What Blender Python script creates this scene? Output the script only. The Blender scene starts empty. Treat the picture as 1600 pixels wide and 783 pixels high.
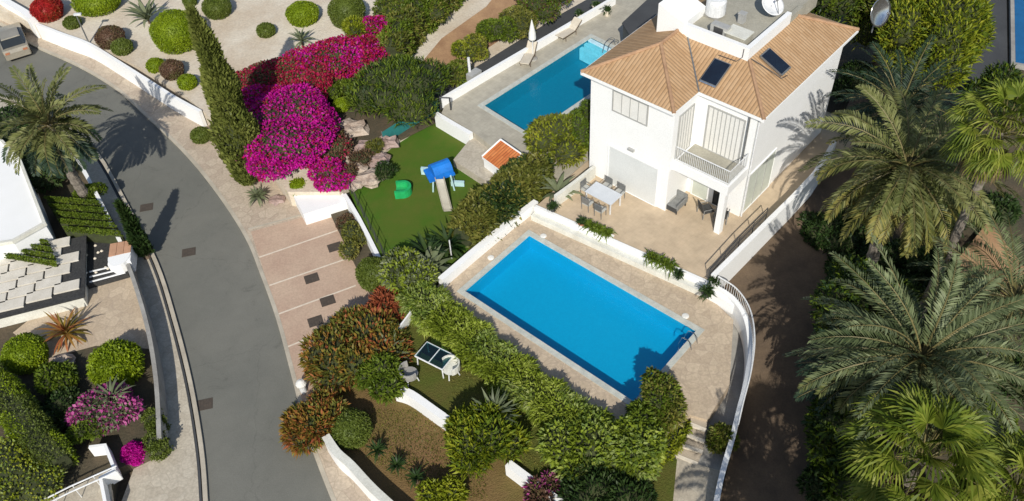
import bpy, math, random
import numpy as np
from mathutils import Vector, Matrix
from mathutils.geometry import tessellate_polygon
R = math.radians
SC = bpy.context.scene
C = SC.collection

# ------------------------------------------------------------------ camera
F, PIT, ROL, HC = 1367.0, R(46.16), R(-4.0), 34.0
FW = np.array([0, math.cos(PIT), -math.sin(PIT)]); RX = np.array([1.0, 0, 0]); UP = np.cross(RX, FW)
R2 = math.cos(ROL)*RX + math.sin(ROL)*UP; U2 = -math.sin(ROL)*RX + math.cos(ROL)*UP
EYE = np.array([0, 0, HC])
def at(px, py, z=0.0):
    """surveyed point of the photograph brought down to height z"""
    d = FW + R2*(px-800)/F - U2*(py-391.5)/F
    return EYE + d*((z-HC)/d[2])
def ats(pts, z): return [at(p[0], p[1], p[2] if len(p) > 2 else z) for p in pts]
cam = bpy.data.cameras.new('camera'); co = bpy.data.objects.new('camera', cam); C.objects.link(co)
M = Matrix(((R2[0], U2[0], -FW[0], 0), (R2[1], U2[1], -FW[1], 0), (R2[2], U2[2], -FW[2], 0), (0, 0, 0, 1)))
co.matrix_world = Matrix.Translation((0, 0, HC)) @ M
cam.sensor_width = 36; cam.lens = F/1600*36; cam.clip_end = 3000; cam.clip_start = 0.5
SC.camera = co

# ------------------------------------------------------------------ light
SUN_EL, SUN_AZ = 38.0, 266.0       # sun stands behind the camera (azimuth counter-clockwise from +x)
w = bpy.data.worlds.new('World'); SC.world = w; w.use_nodes = True
nt = w.node_tree; bg = nt.nodes['Background']
sky = nt.nodes.new('ShaderNodeTexSky'); sky.sky_type = 'NISHITA'; sky.sun_disc = False
sky.sun_elevation = R(SUN_EL); sky.sun_rotation = R(90-SUN_AZ); sky.altitude = 50; sky.air_density = 1.0; sky.dust_density = 1.0
nt.links.new(sky.outputs[0], bg.inputs[0]); bg.inputs[1].default_value = 0.105
sl = bpy.data.lights.new('sun', 'SUN'); sl.energy = 4.2; sl.angle = R(0.5); sl.color = (1, 0.95, 0.86)
so = bpy.data.objects.new('sun', sl); C.objects.link(so)
sd = Vector((math.cos(R(SUN_EL))*math.cos(R(SUN_AZ)), math.cos(R(SUN_EL))*math.sin(R(SUN_AZ)), math.sin(R(SUN_EL))))
so.rotation_euler = sd.to_track_quat('Z', 'Y').to_euler(); so.location = (0, -30, 60)
SC.view_settings.view_transform = 'Standard'; SC.view_settings.look = 'None'
SC.view_settings.exposure = 0.12; SC.view_settings.gamma = 1.0; SC.view_settings.use_curve_mapping = False
SC.render.engine = 'CYCLES'
SC.cycles.max_bounces = 6; SC.cycles.transparent_max_bounces = 12

# ------------------------------------------------------------------ materials
def _new(name):
    m = bpy.data.materials.new(name); m.use_nodes = True
    n = m.node_tree.nodes; l = m.node_tree.links
    return m, n, l, n['Principled BSDF']
def _noise(n, l, scale, detail=4, coord='Object', rough=0.55, dist=0.0):
    tc = n.new('ShaderNodeTexCoord'); x = n.new('ShaderNodeTexNoise')
    x.inputs['Scale'].default_value = scale; x.inputs['Detail'].default_value = detail
    x.inputs['Roughness'].default_value = rough; x.inputs['Distortion'].default_value = dist
    l.new(tc.outputs[coord], x.inputs['Vector']); return x
def _ramp(n, l, fac, stops):
    r = n.new('ShaderNodeValToRGB'); e = r.color_ramp.elements
    while len(e) > 1: e.remove(e[-1])
    e[0].position = stops[0][0]; e[0].color = (*stops[0][1], 1)
    for p, c in stops[1:]:
        k = e.new(p); k.color = (*c, 1)
    l.new(fac, r.inputs[0]); return r
def _mix(n, l, fac, a, b, mode='MIX'):
    x = n.new('ShaderNodeMix'); x.data_type = 'RGBA'; x.blend_type = mode
    if isinstance(fac, (int, float)): x.inputs[0].default_value = fac
    else: l.new(fac, x.inputs[0])
    for s, v in ((6, a), (7, b)):
        if isinstance(v, tuple): x.inputs[s].default_value = (*v, 1)
        else: l.new(v, x.inputs[s])
    return x.outputs[2]
def _bump(n, l, h, bs, strength, dist):
    b = n.new('ShaderNodeBump'); b.inputs['Strength'].default_value = strength; b.inputs['Distance'].default_value = dist
    l.new(h, b.inputs['Height']); l.new(b.outputs[0], bs.inputs['Normal'])
def flat(name, a, b=None, scale=3.0, rough=0.7, bump=0.3, fine=25.0, metal=0.0, spec=0.5, bd=0.02):
    """weathered surface: two base colours mixed by large and small noise, fine bump"""
    m, n, l, bs = _new(name)
    b = b or tuple(c*0.82 for c in a)
    n1 = _noise(n, l, scale, 5, rough=0.65); n2 = _noise(n, l, fine, 3)
    r1 = _ramp(n, l, n1.outputs[0], [(0.35, b), (0.65, a)])
    r2 = _ramp(n, l, n2.outputs[0], [(0.3, (0.86,)*3), (0.7, (1.06,)*3)])
    l.new(_mix(n, l, 1.0, r1.outputs[0], r2.outputs[0], 'MULTIPLY'), bs.inputs['Base Color'])
    bs.inputs['Roughness'].default_value = rough; bs.inputs['Metallic'].default_value = metal
    bs.inputs['Specular IOR Level'].default_value = spec
    if bump: _bump(n, l, n2.outputs[0], bs, bump, bd)
    return m
def worn(name):
    # old asphalt: broad tone drift, small stains, fine aggregate and a few hairline cracks
    m, n, l, bs = _new(name)
    n1 = _noise(n, l, 0.13, 4, rough=0.6); n2 = _noise(n, l, 0.9, 6, rough=0.75, dist=0.8); n3 = _noise(n, l, 22, 3)
    c = _ramp(n, l, n1.outputs[0], [(0.35, (0.135, 0.137, 0.120)), (0.65, (0.170, 0.168, 0.145))])
    c2 = _mix(n, l, 1.0, c.outputs[0], _ramp(n, l, n2.outputs[0], [(0.28, (0.72,)*3), (0.40, (0.97,)*3), (0.75, (1.07,)*3)]).outputs[0], 'MULTIPLY')
    c3 = _mix(n, l, 1.0, c2, _ramp(n, l, n3.outputs[0], [(0.3, (0.88,)*3), (0.7, (1.08,)*3)]).outputs[0], 'MULTIPLY')
    tc = n.new('ShaderNodeTexCoord'); nz = n.new('ShaderNodeTexNoise'); nz.inputs['Scale'].default_value = 1.6; nz.inputs['Detail'].default_value = 6; l.new(tc.outputs['Object'], nz.inputs[0])
    v = n.new('ShaderNodeTexVoronoi'); v.feature = 'DISTANCE_TO_EDGE'; v.inputs['Scale'].default_value = 0.13
    l.new(_mix(n, l, 0.35, tc.outputs['Object'], nz.outputs[1], 'LINEAR_LIGHT'), v.inputs[0])
    e = _ramp(n, l, v.outputs[0], [(0.0, (0.86,)*3), (0.004, (1, 1, 1))])
    l.new(_mix(n, l, 1.0, c3, e.outputs[0], 'MULTIPLY'), bs.inputs['Base Color']); bs.inputs['Roughness'].default_value = 0.9; bs.inputs['Specular IOR Level'].default_value = 0.3
    _bump(n, l, n3.outputs[0], bs, 0.3, 0.01); return m
def leaf(name, cols, trans=0.3, big=0.6, rough=0.5):
    """foliage: every leaf takes its own tint, clumps drift between tints"""
    m, n, l, bs = _new(name)
    g = n.new('ShaderNodeNewGeometry'); nz = _noise(n, l, big, 3)
    a = n.new('ShaderNodeMath'); a.operation = 'MULTIPLY_ADD'; a.inputs[1].default_value = 0.55
    l.new(g.outputs['Random Per Island'], a.inputs[0])
    s = n.new('ShaderNodeMath'); s.operation = 'MULTIPLY_ADD'; s.inputs[1].default_value = 1.5; s.inputs[2].default_value = -0.52
    l.new(nz.outputs[0], s.inputs[0]); l.new(s.outputs[0], a.inputs[2])
    r = _ramp(n, l, a.outputs[0], [(0.02+0.96*i/(len(cols)-1), c) for i, c in enumerate(cols)])
    l.new(r.outputs[0], bs.inputs['Base Color']); bs.inputs['Roughness'].default_value = rough
    bs.inputs['Specular IOR Level'].default_value = 0.25
    t = n.new('ShaderNodeBsdfTranslucent'); l.new(r.outputs[0], t.inputs[0])
    mx = n.new('ShaderNodeMixShader'); mx.inputs[0].default_value = trans
    l.new(bs.outputs[0], mx.inputs[1]); l.new(t.outputs[0], mx.inputs[2])
    l.new(mx.outputs[0], n['Material Output'].inputs[0]); return m
def stone(name, a, b, grout, scale=1.3, width=0.04, rough=0.8, rot=0.8):
    """random stone flags with joints"""
    m, n, l, bs = _new(name)
    tc = n.new('ShaderNodeTexCoord')
    nz = n.new('ShaderNodeTexNoise'); nz.inputs['Scale'].default_value = 1.1; l.new(tc.outputs['Object'], nz.inputs[0])
    va = _mix(n, l, 0.12, tc.outputs['Object'], nz.outputs[1], 'LINEAR_LIGHT')
    v = n.new('ShaderNodeTexVoronoi'); v.feature = 'DISTANCE_TO_EDGE'; v.inputs['Scale'].default_value = scale; l.new(va, v.inputs[0])
    v2 = n.new('ShaderNodeTexVoronoi'); v2.inputs['Scale'].default_value = scale; l.new(va, v2.inputs[0])
    sp = n.new('ShaderNodeSeparateColor'); l.new(v2.outputs['Color'], sp.inputs[0])
    c = _ramp(n, l, sp.outputs[0], [(0, b), (1, a)])
    n2 = _noise(n, l, 9, 5)
    c2 = _mix(n, l, 1.0, c.outputs[0], _ramp(n, l, n2.outputs[0], [(0.3, (0.8,)*3), (0.7, (1.1,)*3)]).outputs[0], 'MULTIPLY')
    e = _ramp(n, l, v.outputs[0], [(0, (0, 0, 0)), (width, (1, 1, 1))])
    l.new(_mix(n, l, e.outputs[0], grout, c2), bs.inputs['Base Color']); bs.inputs['Roughness'].default_value = rough
    _bump(n, l, e.outputs[0], bs, 0.3, 0.01); return m
def brickm(name, a, b, grout, sx=2.0, rough=0.7, bw=0.5, bh=0.5, off=0.0, mortar=0.02, rz=0.0):
    m, n, l, bs = _new(name)
    tc = n.new('ShaderNodeTexCoord'); mp = n.new('ShaderNodeMapping'); mp.inputs['Rotation'].default_value = (0, 0, rz)
    l.new(tc.outputs['Object'], mp.inputs[0])
    k = n.new('ShaderNodeTexBrick'); k.offset = off; k.inputs['Scale'].default_value = sx
    k.inputs['Brick Width'].default_value = bw; k.inputs['Row Height'].default_value = bh; k.inputs['Mortar Size'].default_value = mortar
    k.inputs['Color1'].default_value = (*a, 1); k.inputs['Color2'].default_value = (*b, 1); k.inputs['Mortar'].default_value = (*grout, 1)
    l.new(mp.outputs[0], k.inputs[0])
    n1 = _noise(n, l, 1.2, 6, rough=0.7)
    l.new(_mix(n, l, 1.0, k.outputs[0], _ramp(n, l, n1.outputs[0], [(0.3, (0.8,)*3), (0.7, (1.1,)*3)]).outputs[0], 'MULTIPLY'), bs.inputs['Base Color'])
    bs.inputs['Roughness'].default_value = rough; return m
def rooftile(name, a, b, c, pitch=0.22):
    """clay barrel tiles: UV x across the slope, UV y up it, in metres"""
    m, n, l, bs = _new(name)
    uv = n.new('ShaderNodeTexCoord'); sp = n.new('ShaderNodeSeparateXYZ'); l.new(uv.outputs['UV'], sp.inputs[0])
    def mth(op, x, y=None):
        k = n.new('ShaderNodeMath'); k.operation = op
        for i, v in enumerate((x, y)):
            if v is None: continue
            if isinstance(v, (int, float)): k.inputs[i].default_value = v
            else: l.new(v, k.inputs[i])
        return k.outputs[0]
    hx = mth('ABSOLUTE', mth('SINE', mth('MULTIPLY', sp.outputs[0], math.pi/pitch)))
    fy = mth('FRACT', mth('MULTIPLY', sp.outputs[1], 1/0.36))
    h = mth('ADD', mth('POWER', hx, 0.7), mth('MULTIPLY', fy, -0.35))
    cell = n.new('ShaderNodeCombineXYZ')
    l.new(mth('FLOOR', mth('MULTIPLY', sp.outputs[0], 1/pitch)), cell.inputs[0]); l.new(mth('FLOOR', mth('MULTIPLY', sp.outputs[1], 1/0.36)), cell.inputs[1])
    wn = n.new('ShaderNodeTexWhiteNoise'); l.new(cell.outputs[0], wn.inputs[0])
    nz = _noise(n, l, 0.9, 5, rough=0.7)
    col = _ramp(n, l, mth('ADD', mth('MULTIPLY', wn.outputs[0], 0.45), mth('MULTIPLY', nz.outputs[0], 0.6)), [(0.15, c), (0.5, a), (0.9, b)])
    groove = _ramp(n, l, hx, [(0.0, (0.62,)*3), (0.5, (1, 1, 1))])
    l.new(_mix(n, l, 1.0, col.outputs[0], groove.outputs[0], 'MULTIPLY'), bs.inputs['Base Color'])
    bs.inputs['Roughness'].default_value = 0.85; bs.inputs['Specular IOR Level'].default_value = 0.2
    _bump(n, l, h, bs, 0.6, 0.04); return m
def water(name, tint, gl=0.04):
    m, n, l, bs = _new(name)
    tr = n.new('ShaderNodeBsdfTransparent'); tr.inputs[0].default_value = (*tint, 1)
    g = n.new('ShaderNodeBsdfGlossy'); g.inputs['Roughness'].default_value = gl
    lw = n.new('ShaderNodeLayerWeight'); pw = n.new('ShaderNodeMath'); pw.operation = 'POWER'; pw.inputs[1].default_value = 5.0; l.new(lw.outputs['Facing'], pw.inputs[0]); fr = n.new('ShaderNodeMath'); fr.operation = 'MULTIPLY_ADD'; fr.inputs[1].default_value = 0.9; fr.inputs[2].default_value = 0.025; l.new(pw.outputs[0], fr.inputs[0])
    nz = _noise(n, l, 5, 3, dist=0.6)
    b = n.new('ShaderNodeBump'); b.inputs['Strength'].default_value = 0.4; b.inputs['Distance'].default_value = 0.04
    l.new(nz.outputs[0], b.inputs['Height']); l.new(b.outputs[0], g.inputs['Normal'])
    mx = n.new('ShaderNodeMixShader'); l.new(fr.outputs[0], mx.inputs[0]); l.new(tr.outputs[0], mx.inputs[1]); l.new(g.outputs[0], mx.inputs[2])
    l.new(mx.outputs[0], n['Material Output'].inputs[0]); return m
def pooltile(name, a, b):
    m, n, l, bs = _new(name)
    tc = n.new('ShaderNodeTexCoord'); mp = n.new('ShaderNodeMapping'); mp.inputs['Rotation'].default_value = (0, 0, R(44.1)); l.new(tc.outputs['Object'], mp.inputs[0])
    v = n.new('ShaderNodeTexVoronoi'); v.distance = 'CHEBYCHEV'; v.inputs['Scale'].default_value = 12; v.inputs['Randomness'].default_value = 0.1; l.new(mp.outputs[0], v.inputs[0])
    nz = _noise(n, l, 1.3, 4, dist=1.5)
    sp = n.new('ShaderNodeSeparateColor'); l.new(v.outputs['Color'], sp.inputs[0])
    f = n.new('ShaderNodeMath'); f.operation = 'MULTIPLY_ADD'; f.inputs[1].default_value = 0.45; l.new(sp.outputs[0], f.inputs[0])
    g = n.new('ShaderNodeMath'); g.operation = 'MULTIPLY'; g.inputs[1].default_value = 0.6; l.new(nz.outputs[0], g.inputs[0]); l.new(g.outputs[0], f.inputs[2])
    l.new(_ramp(n, l, f.outputs[0], [(0.1, b), (0.85, a)]).outputs[0], bs.inputs['Base Color'])
    bs.inputs['Roughness'].default_value = 0.5; return m
def glass(name, tint=(0.8, 0.9, 0.9)):
    m, n, l, bs = _new(name)
    tr = n.new('ShaderNodeBsdfTransparent'); tr.inputs[0].default_value = (*tint, 1)
    g = n.new('ShaderNodeBsdfGlossy'); g.inputs['Roughness'].default_value = 0.03
    mx = n.new('ShaderNodeMixShader'); mx.inputs[0].default_value = 0.12; l.new(tr.outputs[0], mx.inputs[1]); l.new(g.outputs[0], mx.inputs[2])
    l.new(mx.outputs[0], n['Material Output'].inputs[0]); return m

MT = dict(
 white=flat('white_render', (0.86, 0.865, 0.855), (0.82, 0.825, 0.81), 0.5, 0.75, 0.04, 30),
 offwhite=flat('aged_white_render', (0.70, 0.70, 0.63), (0.58, 0.57, 0.50), 1.2, 0.8, 0.2, 14),
 greywall=flat('grey_render', (0.36, 0.35, 0.32), (0.25, 0.24, 0.22), 1.0, 0.85),
 soil=flat('soil', (0.10, 0.075, 0.045), (0.055, 0.05, 0.03), 0.7, 0.95, 0.8, 8, bd=0.05),
 dirt=flat('driveway_dirt', (0.155, 0.108, 0.067), (0.085, 0.06, 0.04), 0.5, 0.95, 0.5, 12),
 orange_dirt=flat('orange_dirt', (0.44, 0.27, 0.14), (0.30, 0.17, 0.09), 0.6, 0.95, 0.5, 9),
 sand=flat('pale_sand', (0.66, 0.60, 0.49), (0.52, 0.43, 0.32), 0.28, 0.95, 0.6, 7, bd=0.04),
 asphalt=worn('old_asphalt'),
 lane=flat('dark_asphalt', (0.062, 0.065, 0.068), (0.045, 0.047, 0.05), 0.4, 0.85, 0.3, 20),
 kerb=flat('kerb_concrete', (0.50, 0.45, 0.36), (0.38, 0.34, 0.27), 1.0, 0.85),
 pave=stone('sidewalk_paving', (0.50, 0.42, 0.32), (0.42, 0.34, 0.26), (0.33, 0.27, 0.2), 1.6, 0.03),
 parkpave=flat('parking_paving', (0.50, 0.37, 0.27), (0.43, 0.30, 0.22), 0.5, 0.85, 0.25, 10),
 flags=stone('deck_flagstones', (0.53, 0.43, 0.31), (0.44, 0.35, 0.25), (0.39, 0.31, 0.23), 1.9, 0.04),
 flags_pale=stone('pale_flagstones', (0.50, 0.45, 0.36), (0.42, 0.37, 0.29), (0.37, 0.33, 0.26), 2.2, 0.03),
 npave=brickm('neighbour_paving', (0.43, 0.40, 0.32), (0.39, 0.36, 0.29), (0.34, 0.31, 0.25), 2.2, rz=R(44.1), mortar=0.012),
 terrace=brickm('terrace_tiles', (0.53, 0.42, 0.29), (0.51, 0.40, 0.275), (0.46, 0.36, 0.245), 2.0, rz=R(44.1), mortar=0.01),
 step=flat('step_stone', (0.46, 0.39, 0.30), (0.38, 0.32, 0.24), 1.0, 0.85),
 nosing=flat('pale_nosing', (0.78, 0.70, 0.57), None, 2.0, 0.8),
 stripe=flat('cream_line', (0.72, 0.64, 0.52), (0.6, 0.52, 0.41), 2.0, 0.8, 0),
 coping=flat('pool_coping', (0.55, 0.56, 0.50), (0.42, 0.44, 0.40), 2.5, 0.6),
 turf=flat('artificial_turf', (0.062, 0.135, 0.014), (0.10, 0.13, 0.022), 0.45, 0.9, 0.8, 40, spec=0.1, bd=0.03),
 drygrass=flat('dry_grass', (0.15, 0.115, 0.04), (0.21, 0.125, 0.06), 0.22, 0.95, 1.0, 16, spec=0.1, bd=0.05),
 greengrass=flat('garden_grass', (0.085, 0.105, 0.02), (0.12, 0.095, 0.03), 0.4, 0.95, 1.0, 16, spec=0.1, bd=0.05),
 palegrass=flat('pale_yellow_grass', (0.30, 0.32, 0.08), (0.22, 0.25, 0.06), 0.6, 0.95, 1.0, 14, spec=0.1, bd=0.06),
 tile=rooftile('clay_roof_tiles', (0.43, 0.275, 0.15), (0.48, 0.325, 0.19), (0.37, 0.23, 0.12), 0.19),
 redtile=rooftile('orange_roof_tiles', (0.52, 0.17, 0.055), (0.60, 0.24, 0.09), (0.42, 0.12, 0.04), 0.18),
 ridge=flat('ridge_tile', (0.42, 0.26, 0.15), (0.32, 0.19, 0.11), 3, 0.85),
 water=water('pool_water', (0.55, 0.93, 0.98)),
 poolA=pooltile('bright_blue_pool_tiles', (0.003, 0.355, 0.575), (0.003, 0.32, 0.535)),
 poolB=pooltile('teal_pool_tiles', (0.003, 0.21, 0.32), (0.003, 0.18, 0.28)),
 poolC=flat('deep_blue_pool_tiles', (0.01, 0.12, 0.30), None, 2, 0.5, 0),
 poolstep=flat('light_blue_step', (0.55, 0.80, 0.90), None, 3, 0.5, 0),
 metalw=flat('white_metal', (0.75, 0.76, 0.76), None, 5, 0.4, 0),
 metalg=flat('grey_metal', (0.30, 0.31, 0.31), None, 5, 0.4, 0, metal=0.6),
 chrome=flat('polished_steel', (0.65, 0.66, 0.68), None, 5, 0.2, 0, metal=0.95),
 metald=flat('dark_metal', (0.05, 0.05, 0.052), None, 5, 0.5, 0),
 rust=flat('drain_cover_rust', (0.085, 0.066, 0.050), (0.06, 0.048, 0.038), 6, 0.8, 0.6, 40),
 panel=flat('solar_panel', (0.012, 0.02, 0.035), (0.01, 0.014, 0.025), 1.5, 0.18, 0),
 shutter=flat('white_shutter', (0.76, 0.75, 0.71), (0.70, 0.69, 0.65), 1, 0.6, 0),
 greyshutter=flat('pale_grey_shutter', (0.66, 0.68, 0.67), (0.62, 0.64, 0.63), 1, 0.6, 0),
 frame=flat('grey_window_frame', (0.42, 0.42, 0.40), None, 3, 0.6, 0),
 glassd=flat('dark_window_glass', (0.03, 0.036, 0.04), None, 1, 0.08, 0),
 palegl=flat('pale_blind', (0.60, 0.64, 0.56), None, 1, 0.5, 0),
 roofflat=flat('roof_screed', (0.40, 0.38, 0.31), (0.30, 0.285, 0.23), 0.7, 0.9, 0.4, 10),
 glass=glass('clear_glass'), tealglass=glass('teal_glass', (0.30, 0.50, 0.52)),
 canvas=flat('cream_canvas', (0.62, 0.56, 0.45), (0.54, 0.48, 0.38), 2, 0.85),
 wcanvas=flat('white_canvas', (0.80, 0.79, 0.74), None, 2, 0.85),
 wicker=flat('grey_wicker', (0.26, 0.265, 0.255), (0.18, 0.185, 0.18), 6, 0.8, 0.6, 60),
 charcoal=flat('charcoal_fabric', (0.06, 0.062, 0.06), (0.04, 0.04, 0.04), 5, 0.85),
 cushion=flat('pale_cushion', (0.5, 0.5, 0.46), None, 3, 0.9),
 tabletop=flat('frosted_table_top', (0.60, 0.63, 0.66), (0.54, 0.57, 0.6), 2, 0.35, 0),
 blue=flat('blue_plastic', (0.015, 0.20, 0.66), (0.012, 0.14, 0.5), 2, 0.4, 0),
 ltblue=flat('pale_blue_plastic', (0.50, 0.72, 0.74), None, 2, 0.4, 0),
 greenp=flat('green_plastic', (0.02, 0.42, 0.13), (0.015, 0.30, 0.09), 2, 0.4, 0),
 greyp=flat('weathered_slide', (0.38, 0.36, 0.29), (0.30, 0.28, 0.22), 2, 0.5, 0),
 teal=flat('teal_mesh', (0.02, 0.20, 0.19), (0.015, 0.15, 0.15), 2, 0.8, 0.5, 60),
 rock=flat('pale_boulder', (0.50, 0.42, 0.34), (0.30, 0.22, 0.17), 1.4, 0.9, 1.0, 6, bd=0.08),
 pinkrock=flat('pink_boulder', (0.42, 0.32, 0.29), (0.24, 0.16, 0.13), 1.2, 0.9, 1.0, 6, bd=0.08),
 terra=flat('terracotta', (0.42, 0.17, 0.085), None, 3, 0.8),
 paver=flat('pale_grey_slab', (0.66, 0.62, 0.54), (0.56, 0.52, 0.44), 1.5, 0.85),
 blackst=flat('black_pebbles', (0.022, 0.022, 0.022), (0.05, 0.05, 0.048), 9, 0.8, 1.0, 18, bd=0.05),
 salmon=flat('salmon_boards', (0.55, 0.31, 0.19), None, 2, 0.7),
 bark=flat('bark', (0.17, 0.12, 0.08), (0.09, 0.065, 0.045), 4, 0.95, 1.0, 15, bd=0.05),
 palmbark=flat('palm_bark', (0.24, 0.21, 0.17), (0.13, 0.11, 0.09), 5, 0.95, 1.0, 9, bd=0.06),
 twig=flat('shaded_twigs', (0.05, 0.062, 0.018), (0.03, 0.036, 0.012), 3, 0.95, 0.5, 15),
 carpaint=flat('beige_car_paint', (0.42, 0.38, 0.30), None, 1, 0.25, 0, metal=0.3),
 rubber=flat('rubber', (0.02, 0.02, 0.02), None, 4, 0.8),
)
G = dict(
 topiary=leaf('clipped_lime_leaves', [(0.10, 0.15, 0.005), (0.17, 0.24, 0.008), (0.25, 0.32, 0.012)], 0.2, 0.9),
 topiary2=leaf('clipped_dull_leaves', [(0.065, 0.095, 0.014), (0.10, 0.135, 0.02), (0.145, 0.175, 0.035)], 0.2, 0.9),
 brownish=leaf('bronze_leaves', [(0.08, 0.045, 0.03), (0.14, 0.08, 0.05), (0.10, 0.12, 0.03)], 0.2, 0.8),
 red=leaf('red_flowers', [(0.22, 0.01, 0.012), (0.42, 0.02, 0.02), (0.16, 0.08, 0.02)], 0.3, 0.8),
 hedge=leaf('hedge_leaves', [(0.10, 0.14, 0.012), (0.24, 0.31, 0.03), (0.44, 0.50, 0.11)], 0.35, 0.7),
 hedgepale=leaf('pale_hedge_leaves', [(0.09, 0.15, 0.02), (0.22, 0.30, 0.06), (0.46, 0.50, 0.20)], 0.35, 0.8),
 green=leaf('green_leaves', [(0.045, 0.08, 0.007), (0.11, 0.165, 0.015), (0.20, 0.25, 0.03)], 0.3, 0.6),
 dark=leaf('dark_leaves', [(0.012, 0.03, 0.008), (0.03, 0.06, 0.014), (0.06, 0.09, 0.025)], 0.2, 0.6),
 olive=leaf('olive_leaves', [(0.065, 0.085, 0.014), (0.15, 0.16, 0.03), (0.28, 0.25, 0.06)], 0.3, 0.5),
 ygreen=leaf('yellow_green_leaves', [(0.10, 0.14, 0.008), (0.22, 0.26, 0.015), (0.38, 0.38, 0.04)], 0.3, 0.6),
 grey=leaf('grey_green_leaves', [(0.08, 0.10, 0.05), (0.16, 0.19, 0.10), (0.28, 0.30, 0.18)], 0.25, 0.8),
 magenta=leaf('magenta_bracts', [(0.34, 0.006, 0.16), (0.55, 0.008, 0.31), (0.68, 0.02, 0.43)], 0.4, 0.5),
 crimson=leaf('crimson_bracts', [(0.20, 0.03, 0.035), (0.47, 0.016, 0.07), (0.58, 0.025, 0.15)], 0.4, 0.5),
 dullpink=leaf('dull_pink_bracts', [(0.18, 0.03, 0.10), (0.42, 0.06, 0.25), (0.50, 0.14, 0.32)], 0.3, 0.7),
 croton=leaf('red_tipped_leaves', [(0.12, 0.13, 0.02), (0.26, 0.18, 0.03), (0.36, 0.13, 0.045), (0.34, 0.07, 0.045)], 0.3, 0.35),
 rusty=leaf('rusty_leaves', [(0.16, 0.04, 0.02), (0.34, 0.09, 0.04), (0.42, 0.18, 0.08)], 0.3, 0.5),
 cypress=leaf('cypress_leaves', [(0.075, 0.095, 0.018), (0.14, 0.165, 0.035), (0.23, 0.25, 0.06)], 0.15, 0.8),
 palm=leaf('feather_palm_leaflets', [(0.055, 0.075, 0.02), (0.145, 0.16, 0.05), (0.28, 0.29, 0.12)], 0.25, 0.35),
 palmblue=leaf('blue_green_leaflets', [(0.05, 0.075, 0.028), (0.13, 0.16, 0.07), (0.28, 0.32, 0.165)], 0.25, 0.35),
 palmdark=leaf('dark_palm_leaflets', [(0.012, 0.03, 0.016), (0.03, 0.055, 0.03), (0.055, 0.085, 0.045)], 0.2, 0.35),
 palmyel=leaf('yellowing_palm_leaflets', [(0.10, 0.12, 0.02), (0.24, 0.23, 0.06), (0.36, 0.30, 0.09)], 0.3, 0.35),
 fan=leaf('bright_fan_leaves', [(0.05, 0.09, 0.008), (0.15, 0.20, 0.02), (0.32, 0.34, 0.06)], 0.35, 0.45),
 deadfan=leaf('dry_fronds', [(0.13, 0.09, 0.05), (0.24, 0.17, 0.09), (0.34, 0.26, 0.15)], 0.2, 0.5),
 stalk=leaf('palm_stalks', [(0.12, 0.11, 0.04), (0.20, 0.165, 0.07)], 0.1, 1.0),
)

# ------------------------------------------------------------------ mesh helpers
def tag(o, label=None, cat=None, group=None, kind=None):
    if label: o['label'] = label
    if cat: o['category'] = cat
    if group: o['group'] = group
    if kind: o['kind'] = kind
    return o
def empty(name, loc, label=None, cat=None, group=None, rz=0.0):
    o = bpy.data.objects.new(name, None); o.empty_display_size = 0.3; C.objects.link(o)
    o.location = loc; o.rotation_euler = (0, 0, rz)
    return tag(o, label, cat, group)
def raw(name, verts, faces, m, parent=None, world=True, smooth=False, mats=None, mi=None, uvs=None):
    V = np.asarray(verts, dtype=np.float64)
    me = bpy.data.meshes.new(name); o = bpy.data.objects.new(name, me); C.objects.link(o)
    if parent is not None:
        o.parent = parent
        if world:
            off = np.zeros(3); p = parent
            while p is not None: off += np.array(p.location); p = p.parent
            V = V - off
    else:
        b = np.array([(V[:, 0].min()+V[:, 0].max())/2, (V[:, 1].min()+V[:, 1].max())/2, V[:, 2].min()])
        V = V - b; o.location = b
    if isinstance(faces, np.ndarray):
        nf, k = faces.shape
        me.vertices.add(len(V)); me.vertices.foreach_set('co', V.astype(np.float32).ravel())
        me.loops.add(nf*k); me.loops.foreach_set('vertex_index', faces.astype(np.int32).ravel())
        me.polygons.add(nf); me.polygons.foreach_set('loop_start', np.arange(0, nf*k, k, dtype=np.int32))
        me.polygons.foreach_set('loop_total', np.full(nf, k, dtype=np.int32))
        me.update(calc_edges=True)
    else:
        me.from_pydata([tuple(v) for v in V], [], faces)
    for q in (mats or [m]): me.materials.append(q)
    if mi is not None: me.polygons.foreach_set('material_index', np.asarray(mi, dtype=np.int32))
    if smooth: me.polygons.foreach_set('use_smooth', [True]*len(me.polygons))
    if uvs is not None:
        u = me.uv_layers.new(name='UVMap'); u.data.foreach_set('uv', np.asarray(uvs, dtype=np.float32).ravel())
    me.validate(); me.update(); return o
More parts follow.
